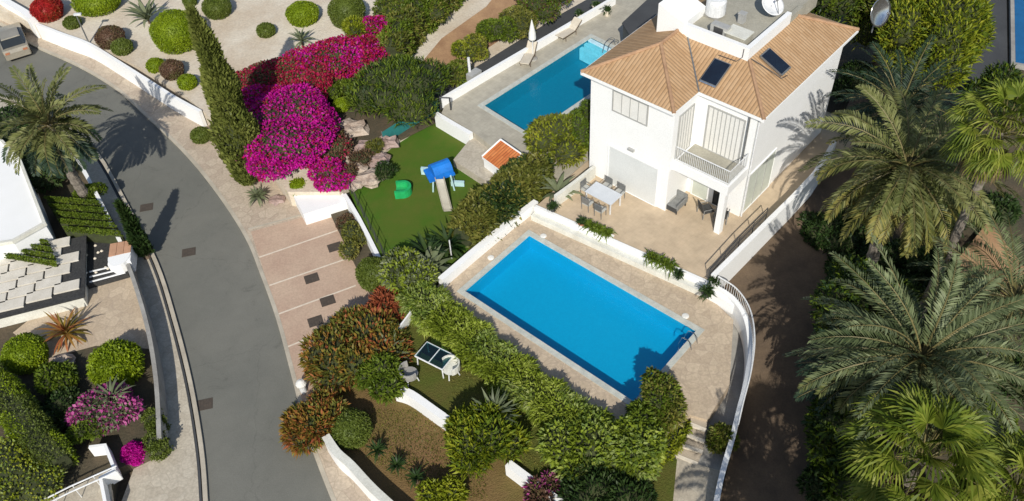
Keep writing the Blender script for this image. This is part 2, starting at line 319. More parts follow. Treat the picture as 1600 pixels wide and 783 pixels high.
class MB:
    def __init__(s): s.v = []; s.f = []
    def add(s, vs, fs):
        b = len(s.v); s.v += [tuple(float(c) for c in v) for v in vs]; s.f += [tuple(i+b for i in f) for f in fs]; return s
    def prism(s, poly, z1, z0, holes=()):
        """flat-topped solid over a polygon, with holes; z1 may be None to use each point's own height"""
        loops = [poly]+list(holes); off = []; top = []; n = 0
        for L in loops: off.append(n); top += [(p[0], p[1], p[2] if z1 is None else z1) for p in L]; n += len(L)
        tri = tessellate_polygon([[Vector((p[0], p[1], 0)) for p in L] for L in loops])
        fs = []
        for t in tri:
            a, b, c = [Vector(top[i]) for i in t]
            cr = (b.x-a.x)*(c.y-a.y)-(b.y-a.y)*(c.x-a.x)
            fs.append(tuple(t) if cr > 0 else tuple(reversed(t)))
        bot = [(p[0], p[1], z0) for p in top]
        for k, L in enumerate(loops):
            ar = sum(L[i][0]*L[(i+1) % len(L)][1]-L[(i+1) % len(L)][0]*L[i][1] for i in range(len(L)))
            for i in range(len(L)):
                a = off[k]+i; b = off[k]+(i+1) % len(L)
                q = (a, a+n, b+n, b)
                flip = (ar < 0) != (k > 0)
                fs.append(tuple(reversed(q)) if flip else q)
        return s.add(top+bot, fs)
    def box(s, c, d, rz=0.0, taper=1.0):
        """box centred at c (bottom centre), size d"""
        ca, sa = math.cos(rz), math.sin(rz); vs = []
        for z, t in ((0, 1), (d[2], taper)):
            for x, y in ((-1, -1), (1, -1), (1, 1), (-1, 1)):
                X, Y = x*d[0]/2*t, y*d[1]/2*t
                vs.append((c[0]+X*ca-Y*sa, c[1]+X*sa+Y*ca, c[2]+z))
        return s.add(vs, [(3, 2, 1, 0), (4, 5, 6, 7), (0, 1, 5, 4), (1, 2, 6, 5), (2, 3, 7, 6), (3, 0, 4, 7)])
    def tube(s, pts, r, n=6, cap=True):
        P = [Vector(p) for p in pts]; rs = r if isinstance(r, (list, tuple)) else [r]*len(P); vs = []; fs = []
        for i, p in enumerate(P):
            t = (P[min(i+1, len(P)-1)]-P[max(i-1, 0)]).normalized()
            a = t.cross(Vector((0, 0, 1)));
            if a.length < 1e-3: a = Vector((1, 0, 0))
            a.normalize(); b = t.cross(a)
            for k in range(n):
                q = p+(a*math.cos(2*math.pi*k/n)+b*math.sin(2*math.pi*k/n))*rs[i]; vs.append(tuple(q))
        for i in range(len(P)-1):
            for k in range(n): fs.append((i*n+k, i*n+(k+1) % n, (i+1)*n+(k+1) % n, (i+1)*n+k))
        if cap: fs.append(tuple(range(n-1, -1, -1))); fs.append(tuple((len(P)-1)*n+k for k in range(n)))
        return s.add(vs, fs)
    def lathe(s, c, prof, n=20, sx=1.0, sy=1.0):
        vs = []; fs = []
        for r, z in prof:
            for k in range(n): vs.append((c[0]+r*sx*math.cos(2*math.pi*k/n), c[1]+r*sy*math.sin(2*math.pi*k/n), c[2]+z))
        for i in range(len(prof)-1):
            for k in range(n): fs.append((i*n+k, i*n+(k+1) % n, (i+1)*n+(k+1) % n, (i+1)*n+k))
        fs.append(tuple(range(n-1, -1, -1))); fs.append(tuple((len(prof)-1)*n+k for k in range(n)))
        return s.add(vs, fs)
    def wall(s, path, th, top, bot, closed=False):
        """vertical slab following a path; top may be a list"""
        P = [Vector((p[0], p[1])) for p in path]; n = len(P); vs = []; fs = []
        for i, p in enumerate(P):
            a = P[i-1] if i else p; b = P[i+1] if i < n-1 else p
            d1 = (p-a).normalized() if i else (b-p).normalized(); d2 = (b-p).normalized() if i < n-1 else d1
            t = (d1+d2).normalized(); nn = Vector((-t.y, t.x)); k = min(1/max(0.4, t.dot(d1)), 2)*th/2
            zt = top[i] if isinstance(top, (list, tuple)) else top; zb = bot[i] if isinstance(bot, (list, tuple)) else bot
            l, r = p+nn*k, p-nn*k
            vs += [(l.x, l.y, zb), (r.x, r.y, zb), (r.x, r.y, zt), (l.x, l.y, zt)]
        for i in range(n-1):
            a = i*4; b = a+4
            for k in range(4): fs.append((a+k, a+(k+1) % 4, b+(k+1) % 4, b+k))
        fs.append((3, 2, 1, 0)); fs.append(tuple((n-1)*4+k for k in range(4)))
        return s.add(vs, fs)
    def build(s, name, m, parent=None, world=True, smooth=False):
        return raw(name, s.v, s.f, m, parent, world, smooth)
def struct(name, mb, m): return tag(mb.build(name, m), kind='structure')
def smooth_path(pts, n=6):
    P = [np.array(p, float) for p in pts]; out = []
    for i in range(len(P)-1):
        p0, p1, p2, p3 = P[max(i-1, 0)], P[i], P[i+1], P[min(i+2, len(P)-1)]
        for k in range(n):
            t = k/n; out.append(0.5*((2*p1)+(-p0+p2)*t+(2*p0-5*p1+4*p2-p3)*t*t+(-p0+3*p1-3*p2+p3)*t**3))
    out.append(P[-1]); return out
def copy_tree(o, parent=None):
    c = o.copy(); C.objects.link(c); c.parent = parent
    for ch in list(o.children): copy_tree(ch, c)
    return c

# ------------------------------------------------------------------ foliage helpers
def unit(a): return a/np.maximum(np.linalg.norm(a, axis=1, keepdims=True), 1e-6)
def leaves(P, D, L, W, rng, droop=0.2, N=None):
    """one folded diamond leaf per point P along direction D"""
    n = len(P); D = unit(D)
    L = L*rng.uniform(0.7, 1.25, (n, 1)) if np.isscalar(L) else L.reshape(-1, 1)
    W = W*rng.uniform(0.75, 1.2, (n, 1)) if np.isscalar(W) else W.reshape(-1, 1)
    if N is None: N = rng.normal(size=(n, 3))+np.array([0, 0, 0.8])
    S = unit(np.cross(D, N))
    tip = P+D*L; tip[:, 2] -= (droop*L[:, 0])
    mid = P+D*L*0.5
    V = np.stack([P, mid-S*W/2, tip, mid+S*W/2], 1).reshape(-1, 3)
    return V, np.arange(n*4).reshape(n, 4)
def cat_(parts):
    vs, fs, b = [], [], 0
    for v, f in parts: vs.append(v); fs.append(f+b); b += len(v)
    return np.concatenate(vs), np.concatenate(fs)
def sphere_pts(n, rng, low=-0.5):
    d = unit(rng.normal(size=(int(n*1.6)+8, 3))); d = d[d[:, 2] > low]; return d[:n]
def lumps(c, r, k, rng, low=-0.1, spread=0.62, size=0.52):
    c = np.array(c, float); r = np.array(r, float); out = []
    for i in range(k):
        d = sphere_pts(1, rng, low)[0] if k > 1 else np.zeros(3)
        s = rng.uniform(size*0.75, size*1.2) if k > 1 else 1.0
        out.append((c+d*r*spread, r*s))
    return out
def lump_leaves(lu, n, L, W, rng, out=0.6, up=0.2, droop=0.2, depth=0.15):
    Ps, Ds = [], []
    area = np.array([x[1][0]*x[1][2]+x[1][1]*x[1][2] for x in lu]); area /= area.sum()
    for (cc, rr), a in zip(lu, area):
        d = sphere_pts(max(8, int(n*a)), rng, -0.6)
        P = cc+d*rr*rng.uniform(1-depth, 1.05, (len(d), 1)); keep = np.ones(len(P), bool)
        for c2, r2 in lu:
            if c2 is cc: continue
            keep &= (((P-c2)/r2)**2).sum(1) > 0.72
        d2 = unit(d/rr); Ps.append(P[keep]); Ds.append(d2[keep])
    P = np.concatenate(Ps); D = np.concatenate(Ds)
    D = D*out+unit(rng.normal(size=D.shape))*(1-out)*1.2+np.array([0, 0, up])
    return leaves(P, D, L, W, rng, droop)
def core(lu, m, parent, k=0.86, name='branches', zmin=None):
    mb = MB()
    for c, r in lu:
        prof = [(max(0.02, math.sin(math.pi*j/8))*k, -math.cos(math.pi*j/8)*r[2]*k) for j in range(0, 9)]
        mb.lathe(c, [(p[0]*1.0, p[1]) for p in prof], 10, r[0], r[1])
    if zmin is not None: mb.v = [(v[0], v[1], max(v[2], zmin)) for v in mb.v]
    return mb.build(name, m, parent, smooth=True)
def bush(name, label, cat, px, py, z0, r, h, mat, n=2500, L=0.16, W=0.08, k=7, seed=1, group=None, out=0.6, up=0.2, ry=None, mat2=None, frac2=0.3, depth=0.15, rot=0.0, part='foliage'):
    """lumpy shrub whose middle shows at photo point (px, py)"""
    rng = np.random.default_rng(seed); c = at(px, py, z0+h*0.5); base = np.array([c[0], c[1], z0])
    e = empty(name, base, label, cat, group); ry = ry or r
    cen = base+np.array([0, 0, h*0.48]); lu = lumps((0, 0, 0), (r, ry, h*0.52), k, rng)
    ca, sa = math.cos(rot), math.sin(rot)
    lu = [(cen+np.array([q[0]*ca-q[1]*sa, q[0]*sa+q[1]*ca, q[2]]), s) for q, s in lu]
    V, Fa = lump_leaves(lu, n, L, W, rng, out, up, depth=depth); V[:, 2] = np.maximum(V[:, 2], z0+0.01)
    if mat2 is not None:
        nf = len(Fa); pick = (rng.random(nf) < frac2); cl = np.sin(V[::4, 0]*2.1+seed)+np.sin(V[::4, 1]*2.3+seed*2) > 0.6
        pick |= cl & (rng.random(nf) < frac2*1.5)
        raw(part, V, Fa, None, e, mats=[G[mat], G[mat2]], mi=pick.astype(int))
    else: raw(part, V, Fa, G[mat], e)
    if mat in ('magenta', 'crimson') and r > 1:
        V, Fa = lump_leaves([(c_, r_*.93) for c_, r_ in lu], int(n*.16), .2, .1, rng, .4, .3, depth=.25); V[:, 2] = np.maximum(V[:, 2], z0+0.01); raw('green_leaves', V, Fa, G['olive'], e)
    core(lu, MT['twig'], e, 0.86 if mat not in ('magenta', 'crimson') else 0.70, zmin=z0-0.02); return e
def ball(name, label, px, py, z0, r, h, mat, seed=1, n=3200, group='clipped shrubs in the pale sand garden', cat='shrub', ry=None, L=0.1, W=0.07):
    rng = np.random.default_rng(seed); c = at(px, py, z0+h*0.5); base = np.array([c[0], c[1], z0]); ry = ry or r
    e = empty(name, base, label, cat, group)
    n = int(n*1.5); cen = base+np.array([0, 0, h*0.42]); d = sphere_pts(n, rng, -0.7)
    bump = 1+0.04*np.sin(d[:, 0]*5+seed)*np.sin(d[:, 1]*6+seed)+0.03*np.sin(d[:, 2]*7)
    P = cen+d*np.array([r, ry, h*0.56])*(bump*rng.uniform(0.93, 1.02, len(d)))[:, None]
    P[:, 2] = np.maximum(P[:, 2], z0+0.02)
    V, Fa = leaves(P, d*0.5+unit(rng.normal(size=d.shape)), L, W, rng, 0.1)
    raw('foliage', V, Fa, G[mat], e); core([(cen, np.array([r, ry, h*0.56]))], G[mat], e, 0.95, zmin=z0-0.02)
    return e
def hedge(name, label, pxs, z0, wid, h, mat, n, seed=1, L=0.16, W=0.08, group=None, out=0.5, up=0.2, rough=0.18, cat='hedge', mat2=None, sq=3.0, front=0.0):
    """hedge along a path given at its mid height; rounded cross-section"""
    rng = np.random.default_rng(seed); pts = [at(p[0], p[1], z0+h*0.5) for p in pxs]
    P = smooth_path(pts, 6); P = np.array(P)[:, :2]; seg = np.linalg.norm(np.diff(P, axis=0), axis=1); cum = np.concatenate([[0], np.cumsum(seg)]); T = cum[-1]
    base = np.array([*P.mean(0), z0]); e = empty(name, base, label, cat, group)
    def frame(s):
        i = np.clip(np.searchsorted(cum, s)-1, 0, len(seg)-1); t = (s-cum[i])/seg[i]; q = P[i]+(P[i+1]-P[i])*t[:, None]
        d = (P[i+1]-P[i])/seg[i][:, None]; return q, d
    def surf(s, a, k=1.0):
        q, d = frame(s); nn = np.stack([-d[:, 1], d[:, 0]], 1)
        cx = np.sign(np.cos(a))*np.abs(np.cos(a))**(2/sq); cz = np.sign(np.sin(a))*np.abs(np.sin(a))**(2/sq)
        endf = np.clip(np.minimum(s, T-s)/(wid*0.6)+0.35, 0, 1)**0.5
        b = 1+rough*(np.sin(s*2.3+a*2+seed)+np.sin(s*4.1-a*3+seed*3)+0.7*np.sin(s*7.7+a*5))/2.2
        x = cx*wid/2*k*b*endf; z = z0+h*0.5+cz*h*0.5*k*(b*0.5+0.5)*endf
        out_ = np.concatenate([nn*cx[:, None], cz[:, None]], 1)
        return np.concatenate([q+nn*x[:, None], z[:, None]], 1), out_
    s = rng.uniform(0.02, T-0.02, n); a = rng.uniform(-0.9, math.pi+0.9, n)
    Q, O = surf(s, a); V, Fa = leaves(Q*1.0+rng.normal(size=Q.shape)*0.05, O*out+unit(rng.normal(size=O.shape))*(1-out)*1.2+np.array([0, 0, up]), L, W, rng, 0.2)
    V[:, 2] = np.maximum(V[:, 2], z0+0.01)
    if mat2:
        cl = (np.sin(V[::4, 0]*1.7+seed)+np.sin(V[::4, 1]*2.1)) > 0.3
        pick = cl & (rng.random(len(Fa)) < 0.75); raw('foliage', V, Fa, None, e, mats=[G[mat], G[mat2]], mi=pick.astype(int))
    else: raw('foliage', V, Fa, G[mat], e)
    ns = max(6, int(T/0.5)); na = 12; vs = []; fs = []
    for i in range(ns):
        q, _ = surf(np.full(na, 0.03+(T-0.06)*i/(ns-1)), np.arange(na)*2*math.pi/na, 0.86); vs += [tuple(x) for x in q]
    for i in range(ns-1):
        for k in range(na): fs.append((i*na+k, i*na+(k+1) % na, (i+1)*na+(k+1) % na, (i+1)*na+k))
    fs.append(tuple(range(na))); fs.append(tuple((ns-1)*na+k for k in range(na-1, -1, -1)))
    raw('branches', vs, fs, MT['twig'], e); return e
def feather_crown(c, Lf, nf, rng, e0=80, e1=-30, sta=40, ll=0.55, lw=0.05, dr=(45, 85), bias=0.0, biasaz=0.0):
    parts = []; st = []
    for i in range(nf):
        f = i/(nf-1); az = i*2.39996+rng.uniform(-0.2, 0.2); el = R(e0+(e1-e0)*f**0.85+rng.uniform(-7, 7)); L = Lf*rng.uniform(0.82, 1.05)*(0.78+0.22*math.sin(math.pi*min(1, f+0.25)))
        dp = R(rng.uniform(*dr))*(0.55+0.45*math.cos(el)); m = sta
        s = np.linspace(0, 1, m); e_ = el-dp*s**1.4; azs = az+rng.uniform(-0.25, 0.25)*s**2
        T = np.stack([np.cos(e_)*np.cos(azs), np.cos(e_)*np.sin(azs), np.sin(e_)], 1)
        P = np.array(c)+np.cumsum(T*(L/m), axis=0)
        side = unit(np.cross(T, np.array([0, 0, 1.0])+0*T)); nrm = unit(np.cross(side, T))
        tw = rng.uniform(-0.6, 0.6); side2 = side*math.cos(tw)+nrm*math.sin(tw); nrm2 = unit(np.cross(side2, T))
        ls = ll*np.sin(math.pi*(0.12+0.80*s))**0.7*rng.uniform(0.85, 1.1, m); lo = 5
        for sg in (-1, 1):
            D = sg*side2*0.78+T*(0.55+0.3*s[:, None])+nrm2*0.22+rng.normal(size=T.shape)*0.07
            parts.append(leaves(P[lo:], D[lo:], ls[lo:], np.full(m-lo, lw), rng, 0.18, N=nrm2[lo:]+rng.normal(size=T[lo:].shape)*0.25))
        st.append((np.vstack([[c], P[::6], P[-1:]]), 0.045))
    return parts, st
def stalks(st, name, m, parent, n=4, r1=0.008):
    mb = MB()
    for P, r in st: mb.tube([tuple(p) for p in P], [r*(1-i/(len(P)-1))+r1 for i in range(len(P))], n, False)
    return mb.build(name, m, parent)
def trunk(mb, a, b, r0, r1, rng, rings=14, bend=0.15):
    a = np.array(a, float); b = np.array(b, float); pts = []; rs = []
    ph = rng.uniform(0, 6)
    for i in range(rings*2+1):
        t = i/(rings*2); p = a+(b-a)*t+np.array([math.cos(ph), math.sin(ph), 0])*bend*math.sin(math.pi*t); pts.append(tuple(p))
        rs.append((r0+(r1-r0)*t**0.6)*(1.0 if i % 2 else 1.13))
    mb.tube(pts, rs, 12)
def feather_palm(label, px, py, zc, z0, Lf, nf, seed, mat='palm', mat2=None, group='feather palms', **kw):
    rng = np.random.default_rng(seed); c = at(px, py, zc); base = np.array([c[0], c[1], z0])
    e = empty('feather_palm', base, label, 'palm tree', group)
    parts, st = feather_crown(c, Lf, nf, rng, **kw); V, Fa = cat_(parts)
    if mat2:
        low = V[::4, 2] < c[2]-0.12*Lf; low &= rng.random(len(low)) < 0.8
        cr = raw('crown', V, Fa, None, e, mats=[G[mat], G[mat2]], mi=low.astype(int))
    else: cr = raw('crown', V, Fa, G[mat], e)
    stalks(st, 'stalks', G['stalk'], cr)
    mb = MB(); trunk(mb, base-np.array([0, 0, 0.1]), c-np.array([0, 0, 0.05]), 0.30, 0.24, rng)
    mb.lathe((c[0], c[1], c[2]-0.5), [(0.2, -0.3), (0.36, 0), (0.34, 0.3), (0.12, 0.6)], 12)
    mb.build('trunk', MT['palmbark'], e); return e
def fan_palm(label, px, py, zc, z0, rad, nf, seed, mat='fan', group='fan palms', dead=10, seg=24, tr=0.17):
    rng = np.random.default_rng(seed); c = at(px, py, zc); base = np.array([c[0], c[1], z0])
    e = empty('fan_palm', base, label, 'palm tree', group); parts = []; st = []; dp = []; ds = []
    for i in range(nf+dead):
        isd = i >= nf; f = min(1, i/(nf-1)); az = i*2.39996+rng.uniform(-.2, .2)
        el = R(82-105*f+rng.uniform(-7, 7)) if not isd else R(rng.uniform(-80, -55))
        pl = rad*rng.uniform(0.58, 0.72); T = np.array([math.cos(el)*math.cos(az), math.cos(el)*math.sin(az), math.sin(el)])
        hub = c+T*pl; hub[2] -= 0.06*pl; side = np.cross(T, (0, 0, 1.0)); side /= max(1e-6, np.linalg.norm(side)); nrm = np.cross(side, T)
        tl = T*math.cos(0.45)-nrm*math.sin(0.45); fr = rad*rng.uniform(0.36, 0.44)
        th = np.linspace(-1.9, 1.9, seg); D = tl[None]*np.cos(th)[:, None]+side[None]*np.sin(th)[:, None]
        Lr = fr*(0.78+0.22*np.cos(th))
        P0 = np.repeat(hub[None], seg, 0); N = np.repeat(nrm[None], seg, 0)+np.where(np.arange(seg) % 2, 1, -1)[:, None]*side[None]*0.45
        V, Fa = leaves(P0, D, Lr*0.75, np.full(seg, fr*0.17), rng, 0.02, N=N); (dp if isd else parts).append((V, Fa))
        P1 = hub+D*(Lr*0.45)[:, None]; D2 = D+np.array([0, 0, -0.35-0.35*f])
        V, Fa = leaves(P1, D2, Lr*0.72, np.full(seg, fr*0.075), rng, 0.25, N=N+rng.normal(size=N.shape)*0.3); (dp if isd else parts).append((V, Fa))
        (ds if isd else st).append((np.array([c-np.array([0, 0, .2]), (c+hub)/2+np.array([0, 0, .03]), hub]), 0.03))
    V, Fa = cat_(parts); cr = raw('crown', V, Fa, G[mat], e); stalks(st, 'stalks', G['stalk'], cr, r1=0.012)
    if dp:
        V, Fa = cat_(dp); raw('dead_fronds', V, Fa, G['deadfan'], e)
    mb = MB(); trunk(mb, base-np.array([0, 0, 0.1]), c, tr*1.3, tr, rng, 20, 0.1); mb.build('trunk', MT['palmbark'], e); return e
def rosette(name, label, px, py, z0, n, L, W, mat, seed=1, h=0.1, group=None, cat='plant', e0=85, e1=10, stem=0.3):
    """spiky or strap-leaved plant with arching leaves from one stem"""
    rng = np.random.default_rng(seed); c = at(px, py, z0+h+L*0.35); base = np.array([c[0], c[1], z0]); e = empty(name, base, label, cat, group)
    q = base+np.array([0, 0, stem]); Vs = []; Fs = []; b = 0; K = 5
    for i in range(n):
        f = i/max(1, n-1); az = i*2.39996+rng.uniform(-.3, .3); el = R(e0+(e1-e0)*f+rng.uniform(-8, 8)); l = L*rng.uniform(.75, 1.15); p = q.copy(); dl = l/K
        for k in range(K+1):
            T = np.array([math.cos(el)*math.cos(az), math.cos(el)*math.sin(az), math.sin(el)]); S = np.array([-math.sin(az), math.cos(az), 0])
            wk = W*(0.55+0.9*math.sin(math.pi*min(1, (k+0.4)/K)*0.8))*(1-(k/K)**3) ; Vs += [p-S*wk/2, p+S*wk/2]
            p = p+T*dl; el -= R(9+rng.uniform(0, 7))
        for k in range(K): Fs.append((b+2*k, b+2*k+1, b+2*k+3, b+2*k+2))
        b += 2*(K+1)
    raw('leaves', Vs, np.array(Fs), G[mat], e); MB().tube([base, q+np.array([0, 0, .05])], [.09, .06], 8).build('stem', MT['bark'], e); return e
def rock(name, label, px, py, z0, r, h, mat, seed, group=None):
    rng = np.random.default_rng(seed); c = at(px, py, z0+h*.4); vs = []; fs = []; n = 12; m = 7
    for j in range(m+1):
        for k in range(n):
            th = math.pi*j/m; ph = 2*math.pi*k/n
            d = np.array([math.sin(th)*math.cos(ph), math.sin(th)*math.sin(ph), math.cos(th)]); b = 1+0.16*math.sin(3*d[0]*2+seed)+0.14*math.sin(4*d[1]*2+seed*2)+0.1*math.sin(9*d[2]+seed)+rng.uniform(-.04, .04)
            vs.append((c[0]+d[0]*r*b, c[1]+d[1]*r*0.8*b, max(z0-0.05, z0+h*.3+d[2]*h*.65*b)))
    for j in range(m):
        for k in range(n): fs.append((j*n+k, (j+1)*n+k, (j+1)*n+(k+1) % n, j*n+(k+1) % n))
    return tag(raw(name, vs, fs, MT[mat]), label, 'rock', group)

# ================================================================== SETTING
g = MB(); s_ = 900; g.add([(-s_, -s_, -0.05), (s_, -s_, -0.05), (s_, s_, -0.05), (-s_, s_, -0.05)], [(0, 1, 2, 3)]); struct('ground', g, MT['soil'])
ROADR = [(-80, 20), (0, 40), (50, 72), (120, 104), (180, 140), (232, 187), (290, 243), (340, 305), (383, 372), (407, 430), (432, 500), (455, 585), (480, 680), (515, 775), (560, 880), (600, 980)]
ROADL = [(-150, 120), (0, 152), (60, 168), (110, 200), (157, 243), (202, 322), (248, 412), (278, 505), (302, 600), (319, 700), (326, 783), (330, 880), (330, 980)]
RR = smooth_path(ats(ROADR, 0.0), 5); RL = smooth_path(ats(ROADL, 0.0), 5)
struct('road', MB().prism([tuple(p) for p in RR]+[tuple(p) for p in reversed(RL)], 0.0, -0.04), MT['asphalt'])
def shift(path, d):
    P = np.array([p[:2] for p in path]); t = np.gradient(P, axis=0); t /= np.linalg.norm(t, axis=1, keepdims=True); return P+np.stack([-t[:, 1], t[:, 0]], 1)*d
struct('kerb', MB().wall(shift(RR, 0.10), 0.2, 0.135, -0.03), MT['kerb']); struct('kerb', MB().wall(shift(RL, -0.10), 0.2, 0.135, -0.03), MT['kerb'])
struct('gutter_channel', MB().wall(shift(RL, -0.30), 0.10, 0.124, -0.03), MT['lane'])
sw = [tuple(p) for p in shift(RR, 0.2)]
far = ats([(470, 980), (620, 850), (600, 783), (583, 760), (553, 730), (500, 670), (600, 560), (640, 440), (530, 300), (460, 280), (320, 180), (200, 105), (68, 45), (-60, -20)], 0.12)
struct('pavement', MB().prism(sw+[tuple(p[:2]) for p in far], 0.12, -0.03), MT['pave'])
swl = [tuple(p) for p in shift(RL, -0.36)]
farl = ats([(200, 980), (190, 783), (225, 690), (225, 600), (205, 480), (150, 330), (90, 215), (20, 180), (-150, 150)], 0.12)
struct('pavement', MB().prism(swl+[tuple(p[:2]) for p in farl], 0.12, -0.03), MT['flags_pale'])
# parking bays
park = ats([(392, 362), (522, 326), (545, 380), (578, 455), (610, 540), (560, 640), (478, 640), (458, 590), (432, 490), (408, 410)], 0.124)
struct('parking_bay', MB().prism([tuple(p) for p in park], 0.126, 0.0), MT['parkpave'])
for i, (a, b) in enumerate([((388, 358), (522, 322)), ((405, 402), (527, 360)), ((421, 446), (548, 402)), ((434, 491), (556, 446)), ((449, 542), (510, 517))]):
    A_, B_ = at(*a, .13), at(*b, .13); struct('bay_line', MB().wall([A_[:2], B_[:2]], 0.09 if i else 0.14, 0.130, 0.1), MT['stripe' if i else 'kerb'])
for lab, (x, y) in {'brown square drain cover nearest the white bay divider at the top right of the parking': (523, 386), 'brown drain cover alone in the middle parking bay': (487, 435), 'brown drain cover at the right side of the fourth bay': (512, 470), 'brown drain cover below the last bay line beside the red-tipped bush': (493, 502), 'square rusty cover set in the middle of the road': (295, 394), 'rusty cover beside the left kerb near the long dark shadow': (229, 324), 'faded cover at the left kerb of the lower road': (320, 632)}.items():
    road = x < 330; z = 0.004 if road else 0.130; c = at(x, y, z); e = empty('drain_cover', c, lab, 'drain cover', 'drain covers', rz=R(19) if not road else R(10))
    MB().box((0, 0, -0.004), (0.74, 0.62, 0.012)).build('frame', MT['rust'], e, False)
    m = MB()
    for k in range(5): m.box((-.26+k*.13, 0, 0.008), (.12, .56, .006))
    m.build('grate', MT['rust'], e, False)

# garden plateaus
up = ats([(-150, -120), (-60, -10), (62, 42), (118, 62), (208, 100), (292, 152), (322, 178), (400, 238), (450, 300), (530, 300), (612, 226), (684, 180), (720, 130), (990, -30), (1150, -140)], 1.22)
struct('upper_garden', MB().prism([tuple(p) for p in up], 1.22, -0.03), MT['sand'])
lane = ats([(690, 172), (704, 152), (800, 98), (975, -2), (1100, -80), (1010, -80), (960, -25), (880, 20), (760, 95), (700, 130), (660, 165)], 1.232)
struct('lane', MB().prism([tuple(p) for p in lane], 1.236, 1.1), MT['lane'])
ob = ats([(640, 120), (690, 60), (760, 10), (800, -40), (900, -40), (850, 20), (800, 50), (740, 90), (670, 130)], 1.23)
struct('dirt_path', MB().prism([tuple(p) for p in ob], 1.228, 1.1), MT['orange_dirt'])
ob2 = ats([(590, 150), (640, 120), (700, 150), (690, 185), (610, 225), (520, 290), (455, 240), (380, 200), (330, 160), (420, 100), (540, 110)], 1.23)
struct('planting_bed', MB().prism([tuple(p) for p in ob2], 1.224, 1.1), MT['soil'])
lawn = ats([(545, 296), (575, 262), (612, 222), (684, 176), (760, 190), (880, 280), (838, 345), (694, 455), (640, 470), (604, 430)], 1.0)
struct('lawn', MB().prism([tuple(p) for p in lawn], 1.0, -0.03), MT['turf'])
# bed between parking and lawn
bed = ats([(512, 325), (545, 300), (600, 425), (625, 470), (600, 500), (568, 440)], 0.35)
struct('planting_bed', MB().prism([tuple(p) for p in bed], 0.35, 0.0), MT['soil'])
# lower garden
lg = ats([(516, 690), (553, 735), (583, 772), (640, 830), (800, 960), (1040, 900), (1080, 800), (1060, 720), (1010, 700), (960, 700), (640, 470), (600, 500), (570, 560), (520, 620)], 0.5)
struct('lower_garden', MB().prism([tuple(p) for p in lg], 0.5, -0.03), MT['drygrass'])
lg2 = ats([(600, 500), (640, 455), (690, 460), (970, 680), (1010, 700), (1058, 718), (1050, 800), (960, 860), (890, 795), (800, 722), (716, 668), (622, 608), (590, 560)], 1.0)
struct('upper_lawn_terrace', MB().prism([tuple(p) for p in lg2], 1.0, 0.4), MT['greengrass'])

# house frame (u along the pool front, v towards the back)
YAW = R(-44.1); A2 = np.array([math.cos(YAW), math.sin(YAW)]); B2 = np.array([-math.sin(YAW), math.cos(YAW)]); O2 = at(908, 112, 8.6)[:2]
def uv(u, v, z=0.0): p = O2+A2*u+B2*v; return (float(p[0]), float(p[1]), z)
HW = R(-44.1)
# pool deck with the pool cut out
pool = ats([(827, 367), (1089, 517), (990, 629), (725, 455)], 1.4)
cp = sum(np.array(p[:2]) for p in pool)/4
deck = ats([(832, 331), (1106, 462), (1146, 500), (1140, 600), (1105, 656), (1078, 648), (1010, 705), (968, 690), (694, 478), (684, 446)], 1.4)
struct('pool_deck', MB().prism([tuple(p) for p in deck], 1.4, 0.0, [[tuple(p) for p in pool]]), MT['flags'])
def inset(poly, d):
    c = np.mean([p[:2] for p in poly], axis=0); n = len(poly); out = []
    P = [np.array(p[:2]) for p in poly]
    for i in range(n):
        a, b, e_ = P[i-1], P[i], P[(i+1) % n]; d1 = (b-a)/np.linalg.norm(b-a); d2 = (e_-b)/np.linalg.norm(e_-b)
        n1 = np.array([-d1[1], d1[0]]); n2 = np.array([-d2[1], d2[0]])
        if n1@(c-b) < 0: n1 = -n1
        if n2@(c-b) < 0: n2 = -n2
        k = n1+n2; out.append(tuple(b+k*d/(1+n1@n2)))
    return out
def make_pool(name, label, poly, z, depth, mat, wl=0.10):
    c = np.mean([p[:2] for p in poly], axis=0); e = empty(name, (c[0], c[1], z-depth), label, 'swimming pool')
    poly = [tuple(p[:2]) for p in poly]; inn = inset(poly, 0.004)
    sh = MB(); n = 4; inn2 = inset(poly, 0.01)
    ar = sum(inn2[i][0]*inn2[(i+1) % n][1]-inn2[(i+1) % n][0]*inn2[i][1] for i in range(n)); q = inn2 if ar > 0 else inn2[::-1]
    vs = [(p[0], p[1], z-depth) for p in q]+[(p[0], p[1], z-0.002) for p in q]
    sh.add(vs, [(0, 1, 2, 3)]+[(i, i+4, (i+1) % 4+4, (i+1) % 4) for i in range(4)]); sh.build('basin', MT[mat], e)
    wmb = MB(); ii = inset(poly, 0.015)
    if ar < 0: ii = ii[::-1]
    wmb.add([(p[0], p[1], z-wl) for p in ii], [(0, 1, 2, 3)]); wmb.build('water', MT['water'], e)
    out = inset(poly, -0.26); inn3 = inset(poly, -0.004)
    MB().prism(out, z+0.03, z-0.05, [inset(poly, 0.03)]).build('coping', MT['coping'], e); return e
p1 = make_pool('swimming_pool', 'large rectangular pool with bright blue water in front of the white villa', pool, 1.4, 1.0, 'poolA', 0.12)
